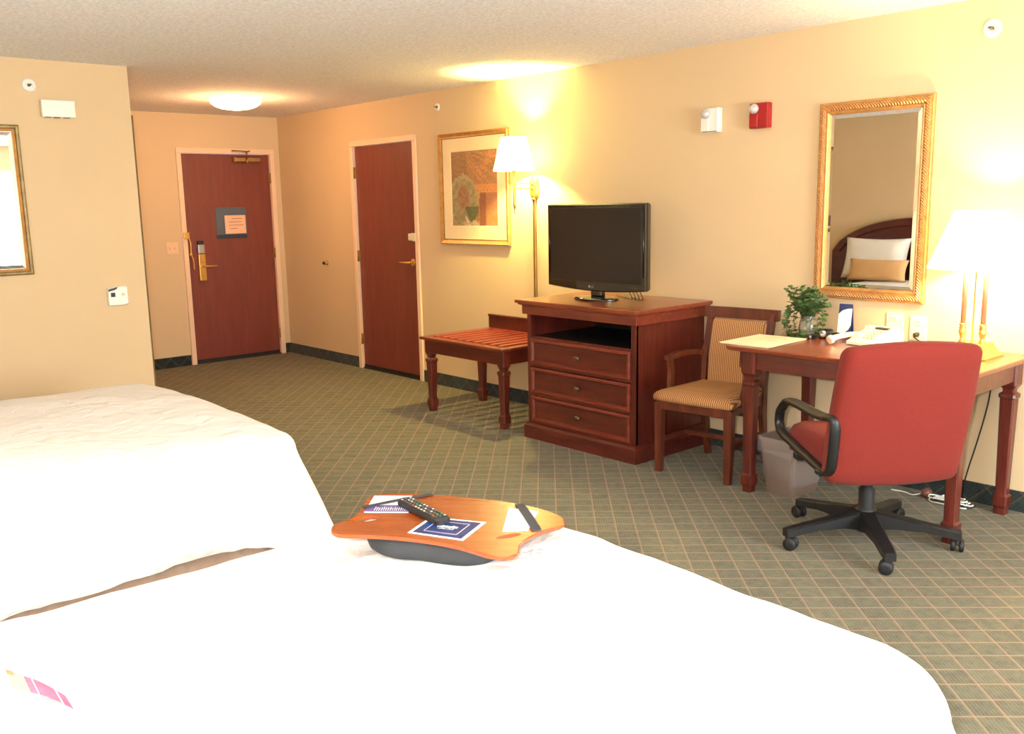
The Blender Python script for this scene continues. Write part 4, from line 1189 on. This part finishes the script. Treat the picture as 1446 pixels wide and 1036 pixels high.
# cushion underneath
bm = bm_new()
cp = [(6.700, -3.318), (6.762, -3.357), (6.838, -3.350), (6.914, -3.302), (6.991, -3.266), (7.045, -3.223), (7.06, -3.16), (7.0, -3.09), (6.90, -3.05), (6.78, -3.08), (6.70, -3.14), (6.67, -3.22)]
cpl = [Vector((*loc2(p), 0)) for p in cp]; cpl = catmull(cpl, 5, True)
cc = sum(cpl, Vector())/len(cpl)
rings(bm, [[Vector((cc.x+(p.x-cc.x)*s, cc.y+(p.y-cc.y)*s, z)) for p in cpl] for s, z in ((.5, -.071), (.9, -.069), (.97, -.06), (1.0, -.045), (1.0, -.03), (.96, -.018), (.88, -.0145))], smooth=True)
obj('cushion', bm, M['cushion'], lap)
def strap(p, q, w, z=.003, tuck=True):
    a, b = Vector((*loc2(p), z)), Vector((*loc2(q), z)); d = (b-a).normalized(); n_ = Vector((-d.y, d.x, 0))
    bm = bm_new()
    lo = []
    P_ = [a-d*.006+Vector((0, 0, -.012)), a-d*.004, a+d*.004+Vector((0, 0, .0015)), a.lerp(b, .5)+Vector((0, 0, .003)), b-d*.004+Vector((0, 0, .0015)), b+d*.004, b+d*.006+Vector((0, 0, -.012))]
    lo = [[p_+n_*w/2, p_-n_*w/2, p_-n_*w/2-Vector((0, 0, .0015)), p_+n_*w/2-Vector((0, 0, .0015))] for p_ in P_]
    rings(bm, lo); obj('strap', bm, M['strap'], lap)
strap((6.614, -3.278), (6.655, -3.070), .016)
strap((6.908, -2.946), (7.092, -3.052), .026)
def flat(name, label, cat, pts, z, m, extra=(), par=None, th=.0008):
    P = [loc2(p) for p in pts]
    cx = sum(p[0] for p in P)/len(P); cy = sum(p[1] for p in P)/len(P)
    wl = (LX+cx*math.cos(LR)-cy*math.sin(LR), LY+cx*math.sin(LR)+cy*math.cos(LR))
    t = thing(name, label, cat, (wl[0], wl[1], LZ+z), LR)
    Q = [(p[0]-cx, p[1]-cy) for p in P]
    bm = bm_new(); prism(bm, Q, 0, th); obj('sheet', bm, m, t)
    return t, Q
def lerp2(Q, u, v):   # Q: bl, br, tr, tl
    a = (Q[0][0]+(Q[1][0]-Q[0][0])*u, Q[0][1]+(Q[1][1]-Q[0][1])*u); b = (Q[3][0]+(Q[2][0]-Q[3][0])*u, Q[3][1]+(Q[2][1]-Q[3][1])*u)
    return (a[0]+(b[0]-a[0])*v, a[1]+(b[1]-a[1])*v)
def patch(bm, Q, u0, v0, u1, v1, z, mi=0, th=.0003): prism(bm, [lerp2(Q, *q) for q in ((u0, v0), (u1, v0), (u1, v1), (u0, v1))], z, z+th, mi)
# blue square card with a white border
t, Q = flat('printed_card', 'blue square card with white border lying in the middle of the lap desk', 'card', [(6.868, -3.306), (7.016, -3.238), (6.952, -3.107), (6.812, -3.190)], .0005, M['paper'])
bm = bm_new(); patch(bm, Q, .06, .06, .94, .94, .0008); obj('blue_field', bm, M['bluecard'], t)
bm = bm_new()
for a in ((.2, .2, .8, .215), (.2, .785, .8, .80), (.2, .2, .215, .8), (.785, .2, .8, .8)): patch(bm, Q, *a, .0012)
obj('white_square_outline', bm, M['lav'], t)
bm = bm_new(); rr_ = random.Random(2)
for row, (v0, v1, u0, u1) in enumerate(((.50, .60, .32, .68), (.42, .46, .36, .64))):
    u = u0
    while u < u1:
        w_ = rr_.uniform(.015, .03); patch(bm, Q, u, v0, min(u+w_, u1), v1+rr_.uniform(-.03, .02), .0012); u += w_+.012
obj('white_lettering', bm, M['paper'], t)
bm = bm_new(); patch(bm, Q, .06, .5, .3, .94, .00095, th=.0002); patch(bm, Q, .3, .55, .45, .78, .00095, th=.0002); obj('bright_blue_tone', bm, M['bluecard2'], t)
# left card tucked under strap
t, Q = flat('printed_card', 'white card with a purple lettered band tucked under the strap of the lap desk', 'card', [(6.648, -3.300), (6.738, -3.212), (6.622, -3.116), (6.541, -3.196)], .0003, M['paper'])
bm = bm_new(); patch(bm, Q, 0, 0.05, 1, .42, .0008); obj('purple_band', bm, M['purple'], t)
bm = bm_new(); patch(bm, Q, 0, 0, 1, .05, .0008); obj('lilac_edge', bm, M['lav'], t)
bm = bm_new(); u = .2
while u < .95:
    w_ = rr_.uniform(.02, .035); h_ = rr_.uniform(.14, .24); patch(bm, Q, u, .1, u+w_*.5, .1+h_, .0011); patch(bm, Q, u, .1+h_*rr_.random(), u+w_, .12+h_*.6, .0011); u += w_+.02
obj('white_lettering', bm, M['paper'], t)
dot = plain('dot ink', (200, 140, 90), .7)
for u_, v_ in [(.1+i*.16, .86) for i in range(5)]+[(.12, .62)]:
    bm = bm_new(); patch(bm, Q, u_, v_, u_+.03, v_+.035, .0008); obj('printed_dot', bm, dot, t)
# white papers under right strap
t, Q = flat('folded_paper', 'plain white folded paper tucked under the wide strap of the lap desk', 'paper', [(7.036, -3.122), (7.080, -3.072), (6.985, -2.945), (6.906, -2.985)], .0003, M['paper'])
# remote control
rc0, rc1 = Vector((6.655, -3.178, 0)), Vector((6.905, -3.205, 0))
mid = (rc0+rc1)/2; ang = math.atan2((rc1-rc0).y, (rc1-rc0).x)
t = thing('remote_control', 'black television remote control lying across the lap desk', 'remote control', (mid.x, mid.y, LZ+.002), ang)
bm = bm_new(); L = (rc1-rc0).length/2-.012
rings(bm, [[Vector((x, y, z)) for x, y in rrect(L-o, .023-o, .012, 5)] for z, o in ((.0, .004), (.004, 0), (.014, 0), (.020, .004))]); obj('remote_body', bm, M['black'], t)
bm = bm_new(); rr2 = random.Random(8); mats = [plain('pale key', (170, 168, 160), .5), plain('grey key', (84, 84, 86), .5), plain('green key', (60, 140, 80), .5), plain('red key', (170, 50, 40), .5)]
for i in range(13):
    for j in range(3):
        x = -L+.02+i*(2*L-.04)/12; y = (j-1)*.0135
        mi = 0 if rr2.random() < .45 else 1
        if i in (4, 11): mi = 2 if j else 3
        box(bm, (x-.0034, y-.003, .0195), (x+.0034, y+.003, .022), .001, mi=mi)
obj('buttons', bm, mats, t)

# bed band card at lower left of the near bed
def strip(name, label, cat):
    P = [Vector((6.800, -4.300, 0)), Vector((6.885, -4.246, 0))]
    t = thing(name, label, cat, (6.925, -4.238, ZB+.028), 0)
    def pt(u, v):
        # u along the strip 0..1, v across 0..1
        a = Vector((6.83, -4.262)); b = Vector((6.89, -4.247)); c = Vector((6.996, -4.198))
        top = a.lerp(b, u*3) if u < 1/3 else b.lerp(c, (u-1/3)*1.5)
        off = Vector((.063, -.003))*v
        z = .012*math.sin(PI*min(1, u*1.0))+.012*(1-v)*(1-u)
        return Vector((top.x+off.x-6.92, top.y+off.y+4.24, z))
    def part(name, u0, u1, v0, v1, m, dz=0):
        bm = bm_new(); nu = 10
        lo = []
        for i in range(nu+1):
            u = u0+(u1-u0)*i/nu
            p, q = pt(u, v0), pt(u, v1)
            lo.append([p+Vector((0, 0, dz)), q+Vector((0, 0, dz)), q+Vector((0, 0, dz-.0008)), p+Vector((0, 0, dz-.0008))])
        rings(bm, lo); obj(name, bm, m, t)
    part('cream_section', 0, .36, 0, 1, M['bandcream'])
    part('mauve_section', .36, .48, 0, 1, M['mauve']); part('mauve_section', .50, .83, 0, 1, M['mauve']); part('mauve_section', .86, 1, 0, 1, M['mauve'])
    part('white_line', .48, .50, 0, 1, M['paper']); part('white_line', .83, .86, 0, 1, M['paper'])
    part('tan_corner', 0.0, .16, -.02, .25, M['bandtan'], .0012)
strip('paper_bed_band', 'cream paper band with a mauve printed end lying on the near bed', 'paper band')

# ------------------------------------------------------------------ lights
def light(name, kind, loc, energy, color, size=.05, rot=None, **kw):
    d = bpy.data.lights.new(name, kind); d.energy = energy; d.color = color
    if kind in ('POINT', 'SPOT'): d.shadow_soft_size = size
    for k_, v in kw.items(): setattr(d, k_, v)
    o = bpy.data.objects.new(name, d); COL.objects.link(o); o.location = loc
    if rot: o.rotation_euler = rot
    return o
CAM = Vector((8.7966, -4.6230, 1.5090))
light('wall_lamp_bulb', 'POINT', (3.828, -.205, 1.61+.22), 100, (1.0, .84, .26), .03)
light('table_lamp_bulb', 'POINT', (7.02, -.225, ZD+.53), 48, (1.0, .80, .42), .04)
bl = dup(wl, (5.95, YB, 1.45), (0, 0, PI), 'unseen brass wall lamp added on the headboard wall to brighten the ceiling')  # lamp and its bulb are added out of view to brighten the ceiling
light('added_ceiling_fill', 'POINT', (5.942, YB+.205, 1.45+.24), 110, (1.0, .94, .85), .04)
light('hall_light_bulb', 'POINT', (1.45, -1.12, H-.16), 32, (1.0, .50, .22), .10)
light('camera_flash', 'POINT', CAM+Vector((-.05, -.045, .05)), 260, (.90, .95, 1.0), .015)

# ------------------------------------------------------------------ world
wd = bpy.data.worlds.new('World'); SC.world = wd; wd.use_nodes = True
wd.node_tree.nodes['Background'].inputs[0].default_value = (.8, .88, 1, 1); wd.node_tree.nodes['Background'].inputs[1].default_value = 1.0

# ------------------------------------------------------------------ camera
yaw, pitch, roll = 2.4210990, -0.1759368, -0.0197558
fwd = Vector((math.cos(pitch)*math.cos(yaw), math.cos(pitch)*math.sin(yaw), math.sin(pitch)))
right = fwd.cross(Vector((0, 0, 1))).normalized(); up = right.cross(fwd)
c_, s_ = math.cos(roll), math.sin(roll)
r2 = c_*right+s_*up; u2 = -s_*right+c_*up
cam = bpy.data.cameras.new('Camera'); cam.sensor_width = 36; cam.lens = 1306.85/1446*36; cam.clip_start = .02
co = bpy.data.objects.new('Camera', cam); COL.objects.link(co)
Mx = Matrix((r2, u2, -fwd)).transposed().to_4x4(); Mx.translation = CAM
co.matrix_world = Mx
SC.camera = co
vs = SC.view_settings
vs.view_transform = 'Standard'; vs.look = 'None'; vs.gamma = 1; vs.use_curve_mapping = False; vs.exposure = 0.2
